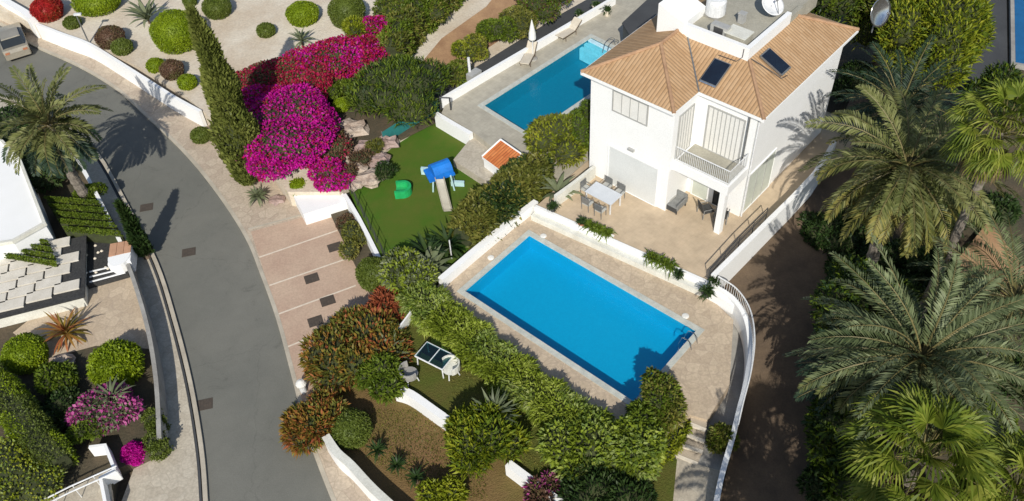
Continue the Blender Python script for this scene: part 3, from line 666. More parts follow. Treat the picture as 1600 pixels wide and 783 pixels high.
# terrace of the villa
ter = [tuple(p) for p in ats([(838, 322), (1108, 441), (1180, 372), (1262, 292)], 2.0)]+[uv(10.6, 13), uv(-0.25, 13), uv(-0.25, 0.2)]
struct('terrace', MB().prism(ter, 2.0, 0.0), MT['terrace'])
tf = ats([(838, 322), (1108, 441)], 2.0); t_ = (tf[1]-tf[0])/np.linalg.norm(tf[1]-tf[0]); nrm_ = np.array([-t_[1], t_[0]]) if (-t_[1]) < 0 else np.array([t_[1], -t_[0]])
f0, f1 = tf[0][:2], tf[1][:2]
if nrm_[1] > 0: nrm_ = -nrm_
rw = empty('retaining_wall', (*(f0+f1)/2, 1.4), 'low white wall with planter ledge between pool deck and terrace', 'wall')
MB().wall([f0+nrm_*0.09, f1+nrm_*0.09], 0.18, 2.10, 1.38).build('wall', MT['white'], rw)
MB().wall([f0+nrm_*0.36, f1+nrm_*0.36], 0.36, 1.75, 1.38).build('ledge', MT['offwhite'], rw)
# neighbour's deck and pool
ND = 1.9
npool = ats([(755, 165), (829, 211)], ND)
pa = npool[0][:2]; pb = npool[1][:2]; dv = at(924, 58, ND)[:2]-pa; pd = pa+dv*1.0; pc = pb+dv*1.0
npoly = [tuple(pa), tuple(pb), tuple(pc), tuple(pd)]
nd = [tuple(p) for p in ats([(690, 176), (702, 150), (900, 30), (985, -20), (1060, -60)], ND)]+[uv(1.5, 19, ND), uv(-0.3, 14, ND), uv(-0.3, 0.4, ND), uv(-0.35, -1.0, ND)]+[tuple(p) for p in ats([(832, 258), (797, 252), (742, 208)], ND)]
struct('neighbour_deck', MB().prism(nd, ND, 0.0, [npoly]), MT['npave'])
p2 = make_pool('swimming_pool', 'narrow teal pool with light steps beside the neighbouring deck', npoly, ND, 1.15, 'poolB', 0.12)
du = (pb-pa)/np.linalg.norm(pb-pa); dl = dv/np.linalg.norm(dv); wp = np.linalg.norm(pb-pa)
for k in range(3):
    t = 0.04+0.42*k; s0 = pd-dl*t; q = s0+du*1.1
    MB().box((q[0]-dl[0]*.2, q[1]-dl[1]*.2, ND-1.1), (2.1, 0.27, 1.07-0.10*k), math.atan2(du[1], du[0])).build('step', MT['poolstep'], p2)
land = ats([(742, 208), (797, 252), (800, 290), (757, 282), (708, 250)], 1.5)
struct('stone_landing', MB().prism([tuple(p) for p in land], 1.5, 0.9), MT['flags_pale'])
# right hand driveway, sloping down to the road side
dw = [at(*p[:2], p[2]) for p in [(1262, 292, 1.3), (1190, 372, 1.2), (1120, 450, 1.1), (1165, 520, .9), (1172, 580, .7), (1150, 680, .5), (1120, 800, .3), (1100, 980, .1), (1300, 980, .1), (1290, 800, .3), (1282, 600, .7), (1295, 450, 1.0), (1330, 330, 1.2), (1420, 150, 1.3), (1350, 100, 1.35), (1310, 200, 1.3)]]
struct('driveway', MB().prism([tuple(p) for p in dw], None, -0.04), MT['dirt'])
op = ats([(1480, 425), (1545, 345), (1610, 430), (1680, 480), (1640, 520), (1540, 470)], 0.3); struct('dirt_path', MB().prism([tuple(p) for p in op], 0.3, -0.04), MT['orange_dirt'])
bl = ats([(1520, -60), (1572, -60), (1575, 140), (1525, 190), (1490, 110)], 0.1); struct('lane', MB().prism([tuple(p) for p in bl], 0.1, -0.04), MT['lane'])  # dark asphalt colour carries the shadow lying over this road
# left plot
lp = ats([(-150, 190), (20, 195), (95, 235), (125, 255), (152, 300), (180, 350), (200, 400), (222, 470), (240, 560), (248, 640), (252, 700), (180, 735), (172, 783), (160, 980), (-150, 980)], 0.6)
struct('left_garden', MB().prism([tuple(p) for p in lp], 0.6, -0.03), MT['soil'])
lpv = ats([(120, 440), (205, 395), (222, 470), (236, 545), (150, 540), (75, 560), (20, 520)], 0.61); struct('garden_paving', MB().prism([tuple(p) for p in lpv], 0.612, 0.5), MT['flags'])  # darker flagstones stand in for the shade on this paving
lgr = ats([(-150, 640), (20, 690), (90, 745), (80, 800), (60, 980), (-150, 980)], 0.62); struct('pale_lawn', MB().prism([tuple(p) for p in lgr], 0.66, 0.5), MT['palegrass'])
# stairs from the pool deck
SL = [(1080, 647), (1078, 662), (1074, 679), (1064, 695), (1050, 709)]; SR = [(1106, 656), (1103, 672), (1101, 690), (1098, 706), (1090, 725)]
st = empty('garden_steps', at(1085, 690, .7), 'pale stone steps leading down from the pool deck to the lower path', 'steps')
for k in range(4):
    zt = 1.4-0.17*(k+1); a, b, c_, d_ = at(*SL[k], zt), at(*SR[k], zt), at(*SR[k+1], zt), at(*SL[k+1], zt)
    MB().prism([tuple(a), tuple(b), tuple(c_), tuple(d_)], zt, 0.4).build('tread', MT['step'], st)
    MB().wall([c_[:2], d_[:2]], 0.16, zt+0.02, zt-0.10).build('nosing', MT['nosing'], st)
pth = ats([(1050, 709), (1090, 725), (1115, 720), (1150, 660), (1168, 570), (1150, 500), (1135, 490), (1120, 600), (1106, 656), (1112, 700), (1100, 760), (1080, 830), (1000, 900), (1012, 760), (1000, 745), (1045, 725)], 0.72)
struct('garden_path', MB().prism([tuple(at(*p, .72)) for p in [(1050, 709), (1095, 727), (1125, 735), (1110, 800), (1080, 880), (960, 900), (1005, 765), (1000, 750), (1040, 735)]], 0.72, 0.0), MT['flags_pale'])
struct('side_path', MB().prism([tuple(at(*p, .70)) for p in [(1120, 480), (1150, 500), (1168, 565), (1160, 625), (1145, 695), (1128, 752), (1088, 742), (1090, 690), (1100, 650), (1138, 600), (1142, 505)]], 0.705, 0.0), MT['greywall'])

# ================================================================== WALLS
def wallthing(label, pxs, zb, zt, th, mat='white', name='garden_wall', n=4, cap=None, base_z=None, zts=None):
    P = smooth_path([at(p[0], p[1], base_z if base_z is not None else zb) for p in pxs], n); P2 = [p[:2] for p in P]
    e = empty(name, (*np.mean(P2, axis=0), zb), label, 'wall')
    top = zt if zts is None else [float(np.interp(i/(len(P2)-1), np.linspace(0, 1, len(zts)), zts)) for i in range(len(P2))]
    MB().wall(P2, th, top, zb-0.1).build('wall', MT[mat], e)
    if cap:
        tc = [t+.07 for t in top] if isinstance(top, list) else top+.07
        MB().wall(P2, th+.08, tc, top if not isinstance(top, list) else top).build('capping', MT[cap], e)
    return e, P2
wallthing('long white boundary wall curving beside the upper road below the sand garden', [(68, 60), (108, 76), (150, 92), (200, 123), (242, 150), (284, 177), (322, 198)], .12, 1.38, .22)
wallthing('white wall stub at the top left corner behind the red flowering bush', [(-10, 5), (20, 28), (50, 46), (66, 58)], .12, 1.75, .5)
wallthing('straight white wall between parking strip and playground lawn', [(538, 304), (560, 340), (588, 395), (612, 446)], .35, 1.15, .22, base_z=1.1, n=2)
wb = empty('garden_wall', at(500, 312, .12), 'broad bright white wall block above the parking under the magenta bougainvillea', 'wall')
MB().prism([tuple(p) for p in ats([(450, 290), (512, 282), (548, 312), (516, 322), (474, 335)], .95)], .95, .1).build('wall', MT['white'], wb)
wallthing('low white kerb wall around the far left end of the playground lawn', [(612, 226), (640, 206), (660, 192), (684, 178)], 1.0, 1.15, .18, 'offwhite')
wallthing('short bright white wall standing between the playground lawn and the neighbouring deck', [(684, 196), (712, 213), (738, 228)], 1.0, 1.95, .28, n=1)
wallthing('long straight white wall separating the dark lane from the neighbouring pool deck', [(690, 166), (760, 124), (850, 71), (918, 31), (960, 6)], ND, 2.45, .22, n=1)
wallthing('bright white wall along the far left edge of the main pool deck', [(690, 448), (740, 405), (800, 355), (838, 326)], 1.4, 2.0, .32, n=1)
wallthing('pale low wall closing the left end of the dining terrace', [(868, 322), (898, 300), (928, 276)], 2.0, 2.75, .2, 'offwhite', n=1)
wallthing('curved white retaining wall along the lower pavement under the brown garden', [(517, 703), (534, 728), (556, 748), (590, 785), (640, 830), (700, 880)], .12, 1.25, .28, cap='offwhite')
wallthing('white garden wall piece between the glass table and the yellow-green bush', [(622, 622), (645, 630), (682, 656), (716, 680)], .5, 1.3, .35, base_z=.5)
wallthing('white garden wall piece at the bottom beside the dark purple plant', [(795, 738), (832, 766), (880, 803), (940, 850)], .5, 1.3, .35, base_z=.5, n=2)
# curved boundary wall with railing at the right
bw, BP = wallthing('tall curving white boundary wall with white bar railing between pool deck and driveway', [(1112, 474), (1140, 492), (1160, 522), (1167, 565), (1162, 612), (1150, 660), (1140, 702), (1126, 750), (1116, 800), (1110, 860)], .9, 2.0, .22, base_z=.9, n=6, zts=[2.2, 2.1, 2.0, 1.9, 1.8, 1.75, 1.7, 1.6])
rp = [(p[0], p[1]) for p in BP[:36]]
nb = len(rp); zt = [2.1+.75-0.012*i for i in range(nb)]
rail = MB(); rail.tube([(p[0]+.1, p[1]-.0, z) for p, z in zip(rp, zt)], .035, 6); rail.tube([(p[0]+.1, p[1], z-.62) for p, z in zip(rp, zt)], .025, 6); rail.build('railing', MT['metalw'], bw)
bars = MB(); acc = 0
for i in range(nb-1):
    a, b = np.array(rp[i]), np.array(rp[i+1]); L = np.linalg.norm(b-a)
    k = 0
    while acc < L: q = a+(b-a)*acc/L; bars.tube([(q[0]+.1, q[1], zt[i]-.64), (q[0]+.1, q[1], zt[i])], .012, 4); acc += .13
    acc -= L
tag(bars.build('railing_bars', MT['metalw'], bw), kind='stuff')
wallthing('white wall dappled by palm shade along the driveway side of the terrace', [(1112, 446), (1150, 408), (1200, 358), (1268, 288), (1300, 235)], 1.2, 2.75, .25, base_z=2.0, n=2)
wallthing('white wall curl ending the terrace steps beside the dark potted plant', [(1096, 458), (1118, 470), (1146, 486)], 1.4, 1.95, .3, base_z=1.4)
# stair rails of the terrace side
hr = empty('stair_handrail', at(1150, 370, 2), 'black double handrail running up beside the terrace to the side of the villa', 'handrail')
ha = [at(1110, 420, 2.9), at(1155, 370, 2.9), at(1200, 325, 2.9)]
MB().tube([tuple(p) for p in ha], .03).build('rail', MT['metald'], hr); MB().tube([(p[0], p[1], 2.5) for p in ha], .025).build('rail', MT['metald'], hr)
for p in [ha[0]+(ha[2]-ha[0])*t for t in (0, .25, .5, .75, 1)]: MB().tube([(p[0], p[1], 2.0), (p[0], p[1], 2.9)], .022).build('post', MT['metald'], hr)
# left plot walls
wallthing('white garden wall beside the left pavement below the palm', [(98, 226), (122, 252), (150, 302), (172, 346), (188, 378)], .12, 1.5, .2, base_z=1.3)
wallthing('grey plot wall beside the left pavement next to the round bushes', [(196, 402), (214, 450), (234, 520), (247, 600), (252, 690)], .12, 1.3, .2, 'greywall', base_z=1.0)
wallthing('white wall corner at the foot of the left plot beside the stair railing', [(140, 700), (165, 697), (180, 735), (158, 748), (168, 800)], .6, 1.3, .14, base_z=1.2, n=1)
sr = empty('stair_railing', at(110, 760, 1), 'white double stair railing at the bottom left corner', 'railing')
for dz, dd in ((0, 0), (0, 9)):
    MB().tube([tuple(at(30, 800+dd, 1.6)), tuple(at(110, 760+dd, 1.6)), tuple(at(182, 728+dd, 1.6))], .035).build('rail', MT['metalw'], sr)
for k in range(5):
    q = at(50+k*32, 790-k*15, 1.6); MB().tube([(q[0], q[1], .6), (q[0], q[1], 1.6)], .02).build('post', MT['metalw'], sr)
hrp = ats([(60, 790), (172, 735), (178, 800), (80, 840)], 0.62); struct('stair_landing', MB().prism([tuple(p) for p in hrp], 0.68, .5), MT['flags_pale'])

# ================================================================== VILLA
EV, SLP = 8.6, 0.46
villa = empty('villa', uv(4.5, 6, 2.0), 'two-storey white villa with hipped clay roof and roof terrace behind the large pool', 'house')
wl_ = [uv(.4, .3), uv(5.4, .3), uv(5.4, 2.3), uv(8.6, 2.3), uv(8.6, 11.1), uv(.4, 11.1)]
MB().prism([p[:2] for p in wl_], EV-.06, 1.95).build('wall', MT['white'], villa)
bal = empty  # balcony is a part: slab with beam, floor, railing
MB().prism([uv(5.404, .5)[:2], uv(8.6, .5)[:2], uv(8.6, 2.296)[:2], uv(5.404, 2.296)[:2]], 5.3, 4.75).build('balcony', MT['white'], villa)
balc = villa.children[-1]
MB().prism([uv(5.55, .66)[:2], uv(8.45, .66)[:2], uv(8.45, 2.29)[:2], uv(5.55, 2.29)[:2]], 5.315, 5.29).build('balcony_floor', MT['roofflat'], balc)
br = MB(); rc = [uv(5.5, .58), uv(8.52, .58), uv(8.52, 2.25)]
for z in (5.42, 6.2): br.tube([(p[0], p[1], z) for p in rc], .03)
br.build('railing', MT['metalw'], balc)
bb = MB()
for k in range(31): q = uv(5.5+3.02*k/30, .58); bb.tube([(q[0], q[1], 5.3), (q[0], q[1], 6.2)], .013, 4)
for k in range(13): q = uv(8.52, .7+1.5*k/12); bb.tube([(q[0], q[1], 5.3), (q[0], q[1], 6.2)], .013, 4)
bb.build('railing_bars', MT['metalw'], balc)
MB().box(uv(8.35, .7, 2.0), (.32, .32, 2.76), HW).build('column', MT['white'], villa)
def opening(u0, u1, z0, z1, v, name, m, fm='frame', lines=4, face='front', ft=.07, lm='frame'):
    e_ = .03
    def bx(mb, a, b, za, zb_, d, t):
        if face == 'front': c_ = uv((a+b)/2, v-d-t/2); mb.box((c_[0], c_[1], za), (b-a, t, zb_-za), HW)
        else: c_ = uv(v+d+t/2, (a+b)/2); mb.box((c_[0], c_[1], za), (t, b-a, zb_-za), HW)
    p = MB(); bx(p, u0, u1, z0, z1, 0, .03); o = p.build(name, MT[m], villa)
    f = MB(); bx(f, u0-ft, u0, z0-ft, z1+ft, 0, .06); bx(f, u1, u1+ft, z0-ft, z1+ft, 0, .06); bx(f, u0, u1, z0-ft, z0, 0, .06); bx(f, u0, u1, z1, z1+ft, 0, .06); f.build('frame', MT[fm], o)
    if lines:
        g_ = MB()
        for k in range(1, lines): a = u0+(u1-u0)*k/lines; bx(g_, a-.018, a+.018, z0, z1, .03, .02)
        g_.build('slat_joint', MT[lm], o)
    return o
opening(1.85, 3.85, 6.95, 8.1, .3, 'shuttered_window', 'shutter', lines=4)
opening(1.7, 4.75, 2.02, 4.55, .3, 'roller_door', 'greyshutter', 'white', lines=0)
opening(6.1, 8.0, 5.35, 7.9, 2.3, 'balcony_door', 'shutter', lines=8, lm='frame')
opening(5.75, 6.65, 2.02, 4.2, 2.3, 'pale_door', 'palegl', 'white', lines=0)
opening(7.0, 7.45, 2.02, 4.2, 2.3, 'dark_door', 'glassd', 'white', lines=0)
opening(.75, 1.9, 5.35, 7.9, 5.4, 'side_shutter', 'shutter', lines=5, face='side')
opening(2.6, 5.2, 2.1, 4.6, 8.6, 'side_glazing', 'palegl', 'white', lines=3, face='side')
wlp = MB(); q = uv(3.1, .22, 4.95); wlp.box(q, (.35, .14, .12), HW); wlp.build('wall_lamp', MT['frame'], villa)
MB().tube([uv(8.25, 2.22, 5.4), uv(8.25, 2.22, 8.5)], .05).build('downpipe', MT['metalg'], villa)
MB().tube([uv(8.68, 2.4, 2.0), uv(8.68, 2.4, 8.4)], .05).build('downpipe', MT['metalw'], villa)
# roof faces with metric UVs
E_ = EV; rf = []
def rface(pts, ud):   # ud: 'u' or 'v' = direction of the eave in plan
    rf.append((pts, ud))
h = lambda d: E_+SLP*d
rface([(0, 0, E_), (5.5, 0, E_), (2.75, 2.75, h(2.75))], 'u')
rface([(0, 11.5, E_), (0, 0, E_), (2.75, 2.75, h(2.75)), (2.75, 8.75, h(2.75))], 'v')
rface([(5.5, 0, E_), (5.5, 2.1, E_), (3.3, 4.3, h(2.2)), (2.75, 4.85, h(2.75)), (2.75, 2.75, h(2.75))], 'v')
rface([(5.5, 2.1, E_), (9.0, 2.1, E_), (6.8, 4.3, h(2.2)), (3.3, 4.3, h(2.2))], 'u')
rface([(6.8, 4.3, h(2.2)), (6.65, 4.45, h(2.35)), (6.65, 4.3, h(2.2))], 'u')
rface([(9.0, 2.1, E_), (9.0, 11.5, E_), (6.65, 9.15, h(2.35)), (6.65, 4.45, h(2.35)), (6.8, 4.3, h(2.2))], 'v')
rface([(9.0, 11.5, E_), (0, 11.5, E_), (2.75, 8.75, h(2.75)), (6.2, 8.75, h(2.75)), (6.65, 9.15, h(2.35))], 'u')
vs, fs, uvs = [], [], []
for pts, ud in rf:
    b = len(vs); vs += [uv(*p) for p in pts]; fs.append(tuple(range(b, b+len(pts))))
    for p in pts: uvs.append((p[0] if ud == 'u' else p[1], (p[2]-E_)/SLP*math.sqrt(1+SLP**2)))
roof = raw('roof', vs, fs, MT['tile'], villa, uvs=uvs)
sb = MB(); eo = [uv(0.0, 0), uv(5.5, 0), uv(5.5, 2.1), uv(9.0, 2.1), uv(9.0, 11.5), uv(0, 11.5)]
sb.prism([p[:2] for p in eo], EV-.012, EV-.058); sb.build('soffit', MT['offwhite'], roof)
MB().wall([p[:2] for p in eo]+[eo[0][:2]], .07, EV-.02, EV-.17).build('gutter', MT['white'], roof)
for a, b in [((0, 0, E_), (2.75, 2.75, h(2.75))), ((5.5, 0, E_), (2.75, 2.75, h(2.75))), ((2.75, 2.75, h(2.75)), (2.75, 4.2, h(2.75))), ((9, 2.1, E_), (6.75, 4.35, h(2.25))), ((9, 11.5, E_), (6.65, 9.15, h(2.35)))]:
    rg = MB(); n = 12; A_, B_ = np.array(uv(*a)), np.array(uv(*b))
    for k in range(n):
        s0 = A_+(B_-A_)*k/n; s1 = A_+(B_-A_)*(k+1.08)/n; rg.tube([tuple(s0+[0, 0, .0]), tuple(s1+[0, 0, .02])], [.10, .085], 8)
    rg.build('ridge_tiles', MT['ridge'], roof)
MB().tube([uv(5.5, 2.1, E_+.01), uv(3.3, 4.3, h(2.2)+.01)], .05, 6).build('valley', MT['metalg'], roof)
# roof terrace
MB().wall([uv(3.0, 4.42)[:2], uv(6.55, 4.42)[:2], uv(6.55, 8.3)[:2]], .24, 10.28, 9.0).build('parapet', MT['white'], villa)
MB().prism([uv(3.0, 4.5)[:2], uv(6.5, 4.5)[:2], uv(6.5, 11.6)[:2], uv(3.0, 11.6)[:2]], 9.90, 9.0).build('terrace_floor', MT['roofflat'], villa)
MB().prism([uv(6.66, 8.3)[:2], uv(6.66, 9.6)[:2], uv(6.4, 9.6)[:2], uv(6.4, 8.3)[:2]], 10.0, 9.0).build('low_parapet', MT['roofflat'], villa)
cb = MB(); vv = [uv(1.5, 4.25, 9.0), uv(3.05, 4.25, 9.0), uv(3.05, 6.2, 9.0), uv(1.5, 6.2, 9.0), uv(1.5, 4.25, 10.9), uv(3.05, 4.25, 10.35), uv(3.05, 6.2, 10.35), uv(1.5, 6.2, 10.9)]
cb.add(vv, [(3, 2, 1, 0), (4, 5, 6, 7), (0, 1, 5, 4), (1, 2, 6, 5), (2, 3, 7, 6), (3, 0, 4, 7)]).build('stair_head', MT['white'], villa)
# solar panels
def panel(label, c4, n=(0, 0)):
    P = [np.array(uv(*p)) for p in c4]; cen = sum(P)/4; e = empty('solar_panel', cen-[0, 0, .12], label, 'solar panel', 'solar panels on the roof')
    nn = np.cross(P[1]-P[0], P[3]-P[0]); nn /= np.linalg.norm(nn); nn = nn if nn[2] > 0 else -nn
    def slab(k, a, b): 
        q = [cen+(p-cen)*k for p in P]; m = MB(); v = [tuple(x+nn*a) for x in q]+[tuple(x+nn*b) for x in q]
        fl = np.cross(P[1]-P[0], P[2]-P[1])@nn > 0; fs_ = [(3, 2, 1, 0), (4, 5, 6, 7), (0, 1, 5, 4), (1, 2, 6, 5), (2, 3, 7, 6), (3, 0, 4, 7)]
        return m.add(v, fs_ if fl else [tuple(reversed(x)) for x in fs_])
    slab(1.0, .0, .10).build('frame', MT['metalg'], e); slab(.93, .10, .112).build('absorber', MT['panel'], e)
    for k in (0.0, .98):
        a = P[0]+(P[3]-P[0])*k; b = P[1]+(P[2]-P[1])*k; MB().tube([tuple(a+nn*.05), tuple(b+nn*.05)], .05).build('header_pipe', MT['chrome'], e)
    return e
hh = lambda v_: h(v_-2.1)+.10
panel('dark solar panel on the front roof slope below the parapet corner', [(5.25, 2.5, hh(2.5)), (6.15, 2.5, hh(2.5)), (6.15, 3.75, hh(3.75)), (5.25, 3.75, hh(3.75))])
hu = lambda u_: h(9-u_)+.10
panel('dark solar panel on the right roof slope beside the parapet', [(8.2, 4.9, hu(8.2)), (8.2, 5.75, hu(8.2)), (6.95, 5.75, hu(6.95)), (6.95, 4.9, hu(6.95))])
for lab, pts in {'thin grey pipe running from the parapet corner to the front panel': [(6.4, 4.27, 10.2), (6.4, 4.25, 9.75), (6.25, 4.0, 9.6), (5.3, 3.95, 9.6)], 'black pipe bent around the right slope solar panel': [(6.8, 4.4, 9.75), (7.4, 4.55, 9.5), (8.35, 4.75, 9.1), (8.4, 5.2, 9.05)]}.items():
    tag(MB().tube([uv(*p) for p in pts], .018).build('pipe', MT['metald']), lab, 'pipe')
def dish(label, u_, v_, z, r, az, el, m, mast=.6):
    b = uv(u_, v_, z); e = empty('satellite_dish', b, label, 'satellite dish'); T = Matrix.Rotation(R(az), 4, 'Z') @ Matrix.Rotation(R(90-el), 4, 'Y')
    vs = []; fs = []; n = 24; c = Vector((b[0], b[1], z+mast)); prof = [(k/6*r, (k/6)**2*r*.28) for k in range(7)]; prof += [(p[0]*.98, p[1]-.03) for p in prof[::-1]]
    for rr, zz in prof:
        for k in range(n): vs.append(tuple(c+(T @ Vector((rr*math.cos(2*math.pi*k/n), rr*math.sin(2*math.pi*k/n), zz)))))
    for i in range(len(prof)-1):
        for k in range(n): fs.append((i*n+k, i*n+(k+1) % n, (i+1)*n+(k+1) % n, (i+1)*n+k))
    raw('reflector', vs, fs, MT[m], e, smooth=True); MB().tube([b, (b[0], b[1], z+mast)], .04).build('mast', MT['metalg'], e)
    MB().tube([tuple(c+(T @ Vector((r*.9, 0, r*.25)))), tuple(c+(T @ Vector((0, 0, r*.9))))], .02).build('feed_arm', MT['metalg'], e)
    MB().tube([tuple(c+(T @ Vector((0, 0, r*.8)))), tuple(c+(T @ Vector((0, 0, r*1.0))))], .06).build('receiver', MT['metalg'], e); return e
dish('large white dish standing near the right parapet of the roof terrace', 5.7, 7.9, 9.92, .62, -60, 55, 'metalw')
dish('silver mesh dish rising behind the far right corner of the villa roof', 9.35, 12.6, 8.0, .75, -60, 20, 'chrome', 1.2)
tk = empty('water_tank', uv(3.5, 6.4, 9.92), 'white drum water tank at the left of the roof terrace', 'water tank')
MB().lathe(uv(3.5, 6.4, 10.05), [(.5, 0), (.5, .7), (.42, .82), (.1, .88)], 20).build('drum', MT['metalw'], tk); MB().box(uv(3.5, 6.4, 9.92), (.8, .8, .13), HW).build('base', MT['greywall'], tk)
ac = empty('air_conditioner', uv(4.7, 5.0, 9.92), 'grey air conditioning unit on the roof terrace behind the front parapet', 'air conditioner')
MB().box(uv(4.7, 4.9, 9.97), (.9, .4, .6), HW).build('casing', MT['frame'], ac); MB().box(uv(4.7, 4.69, 10.1), (.5, .02, .4), HW).build('grille', MT['metald'], ac)
bx_ = empty('roof_box', uv(5.6, 5.1, 9.92), 'pale rectangular box lying on the roof terrace behind the parapet corner', 'box'); MB().box(uv(5.6, 5.1, 9.92), (1.1, .8, .45), HW).build('body', MT['roofflat'], bx_); MB().box(uv(5.6, 5.1, 10.37), (1.16, .86, .05), HW).build('lid', MT['offwhite'], bx_)
tag(MB().box(uv(4.9, 6.6, 9.92), (.3, .3, .5), HW).box(uv(4.9, 6.6, 10.42), (.36, .36, .05), HW).build('roof_vent', MT['frame']), 'small grey vent in the middle of the roof terrace', 'vent')

# playground hut with orange roof
hut = empty('garden_hut', at(785, 265, 1.0), 'small white hut with bright orange tiled roof beside the playground lawn', 'hut')
hc = [at(753, 244, 2.3), at(787, 262, 2.3), at(816, 254, 2.3), at(783, 228, 2.3)]
ha_, hb_, hd_ = hc[0][:2], at(786, 268, 2.3)[:2], at(783, 228, 2.3)[:2]; hc_ = hb_+(hd_-ha_)
cc = (ha_+hb_+hc_+hd_)/4
MB().prism([tuple(cc+(p-cc)*.93) for p in (ha_, hb_, hc_, hd_)], 2.24, 1.0).build('wall', MT['white'], hut)
q = [(*ha_, 2.26), (*hb_, 2.26), (*hc_, 2.75), (*hd_, 2.75)]; wdt = np.linalg.norm(hb_-ha_); hgt_ = np.hypot(np.linalg.norm(hd_-ha_), .5)
hr_ = raw('roof', q, [(0, 1, 2, 3)], MT['redtile'], hut, uvs=[(0, 0), (wdt, 0), (wdt, hgt_), (0, hgt_)])
MB().add([(*ha_, 2.1), (*hb_, 2.1), (*hc_, 2.1), (*hd_, 2.1)]+[(x[0], x[1], x[2]-.012) for x in q], [(3, 2, 1, 0), (0, 1, 5, 4), (1, 2, 6, 5), (2, 3, 7, 6), (3, 0, 4, 7), (4, 5, 6, 7)]).build('roof_edge', MT['white'], hr_)
ek = MB()
for a, b in ((q[1], q[2]), (q[2], q[3]), (q[3], q[0])): ek.tube([(a[0], a[1], a[2]+.02), (b[0], b[1], b[2]+.02)], .05)
ek.build('verge', MT['white'], hr_)
# left house block, slab canopy
lh = empty('flat_roofed_house', at(20, 300, .6), 'plain white flat-roofed building at the left edge of the photo', 'house')
P = [at(x, y, 2.6) for x, y in ((-120, 200), (4, 222), (32, 252), (70, 350), (20, 378), (-120, 400))]
MB().prism([tuple(p) for p in P], 2.6, 0.5).build('wall', MT['white'], lh)
MB().wall([tuple(p[:2]) for p in P]+[tuple(P[0][:2])], .16, 2.72, 2.5).build('roof_edge', MT['offwhite'], lh)
cn = empty('slab_canopy', at(60, 440, .6), 'flat canopy of staggered pale grey slabs over dark gaps at the left edge', 'canopy')
c0 = at(0, 495, 1.5)[:2]; c1 = at(131, 462, 1.5)[:2]; c3 = at(113, 378, 1.5)[:2]; ex = (c1-c0); LX = np.linalg.norm(ex); ex /= LX; ey = np.array([-ex[1], ex[0]]); LY = 4.7
MB().prism([tuple(c0-ex*3), tuple(c1), tuple(c1+ey*LY), tuple(c0-ex*3+ey*LY)], 1.42, 1.34).build('base', MT['blackst'], cn)
MB().prism([tuple(c0-ex*2.8+ey*.15), tuple(c1-ex*.15+ey*.15), tuple(c1-ex*.15+ey*(LY-.15)), tuple(c0-ex*2.8+ey*(LY-.15))], 1.34, .6).build('support', MT['offwhite'], cn)
sl_ = MB(); an = math.atan2(ex[1], ex[0]); nr = 6
nr = 8; PR = 0.76
for r_ in range(-3, nr):
    for k in range(-3, 6):
        x = -2.2+k*1.34+r_*.42; y = PR*(r_+.5)+k*.15
        if x < -2.8 or x > LX-.55 or y < .3 or y > LY-.2: continue
        p = c0+ex*x+ey*y; sl_.box((p[0], p[1], 1.43), (1.24, .66, .10), an-.03)
sl_.build('slabs', MT['paver'], cn)
ov = empty('garden_oven', at(185, 400, .6), 'small outdoor hearth with salmon boarded top and rounded white front beside the black pebble bed', 'oven')
oc = at(187, 395, 1.5); oa = R(10)
MB().box((oc[0], oc[1], .6), (1.15, 1.4, .85), oa).build('body', MT['white'], ov)
tb = MB(); ca, sa = math.cos(oa), math.sin(oa)
for k in range(3): dx = (-.38+k*.38); tb.box((oc[0]+dx*ca-.35*sa, oc[1]+dx*sa+.35*ca, 1.452), (.36, .95, .06), oa)
tb.build('boards', MT['salmon'], ov)
fr_ = [(oc[0]+.58*math.cos(oa+math.pi+math.pi*k/12)*1.0-(-.14)*sa, oc[1]+.85*math.sin(oa+math.pi+math.pi*k/12)-.14*ca) for k in range(13)]
MB().prism(fr_, 1.50, .6).build('rounded_front', MT['white'], ov)
pbp = [tuple(p) for p in ats([(126, 378), (172, 362), (206, 380), (200, 428), (136, 446)], .9)]
tag(MB().prism(pbp, .9, .55).build('pebble_bed', MT['blackst']), 'raised bed of black pebbles with white stones beside the slab canopy', 'raised bed')
rng0 = np.random.default_rng(5)
for k in range(9):
    q = at(133+rng0.uniform(0, 40), 382+rng0.uniform(0, 45), .9)
    tag(MB().lathe((q[0], q[1], .88), [(.05, 0), (.09, .04), (.05, .09)], 7).build('white_stone', MT['nosing']), 'small white stone lying on the black pebble bed', 'stone', 'white stones on the black pebbles')
for k in range(3):
    a = at(140, 425+k*8, .92); b = at(196, 412+k*7, .92)
    tag(MB().tube([tuple(a), tuple(b)], .05).build('pale_pole', MT['metalw']), ['white pole lying on the pebble bed, upper of three', 'white pole lying on the pebble bed, middle of three', 'white pole lying on the pebble bed, lower of three'][k], 'pole', 'white poles on the pebble bed')
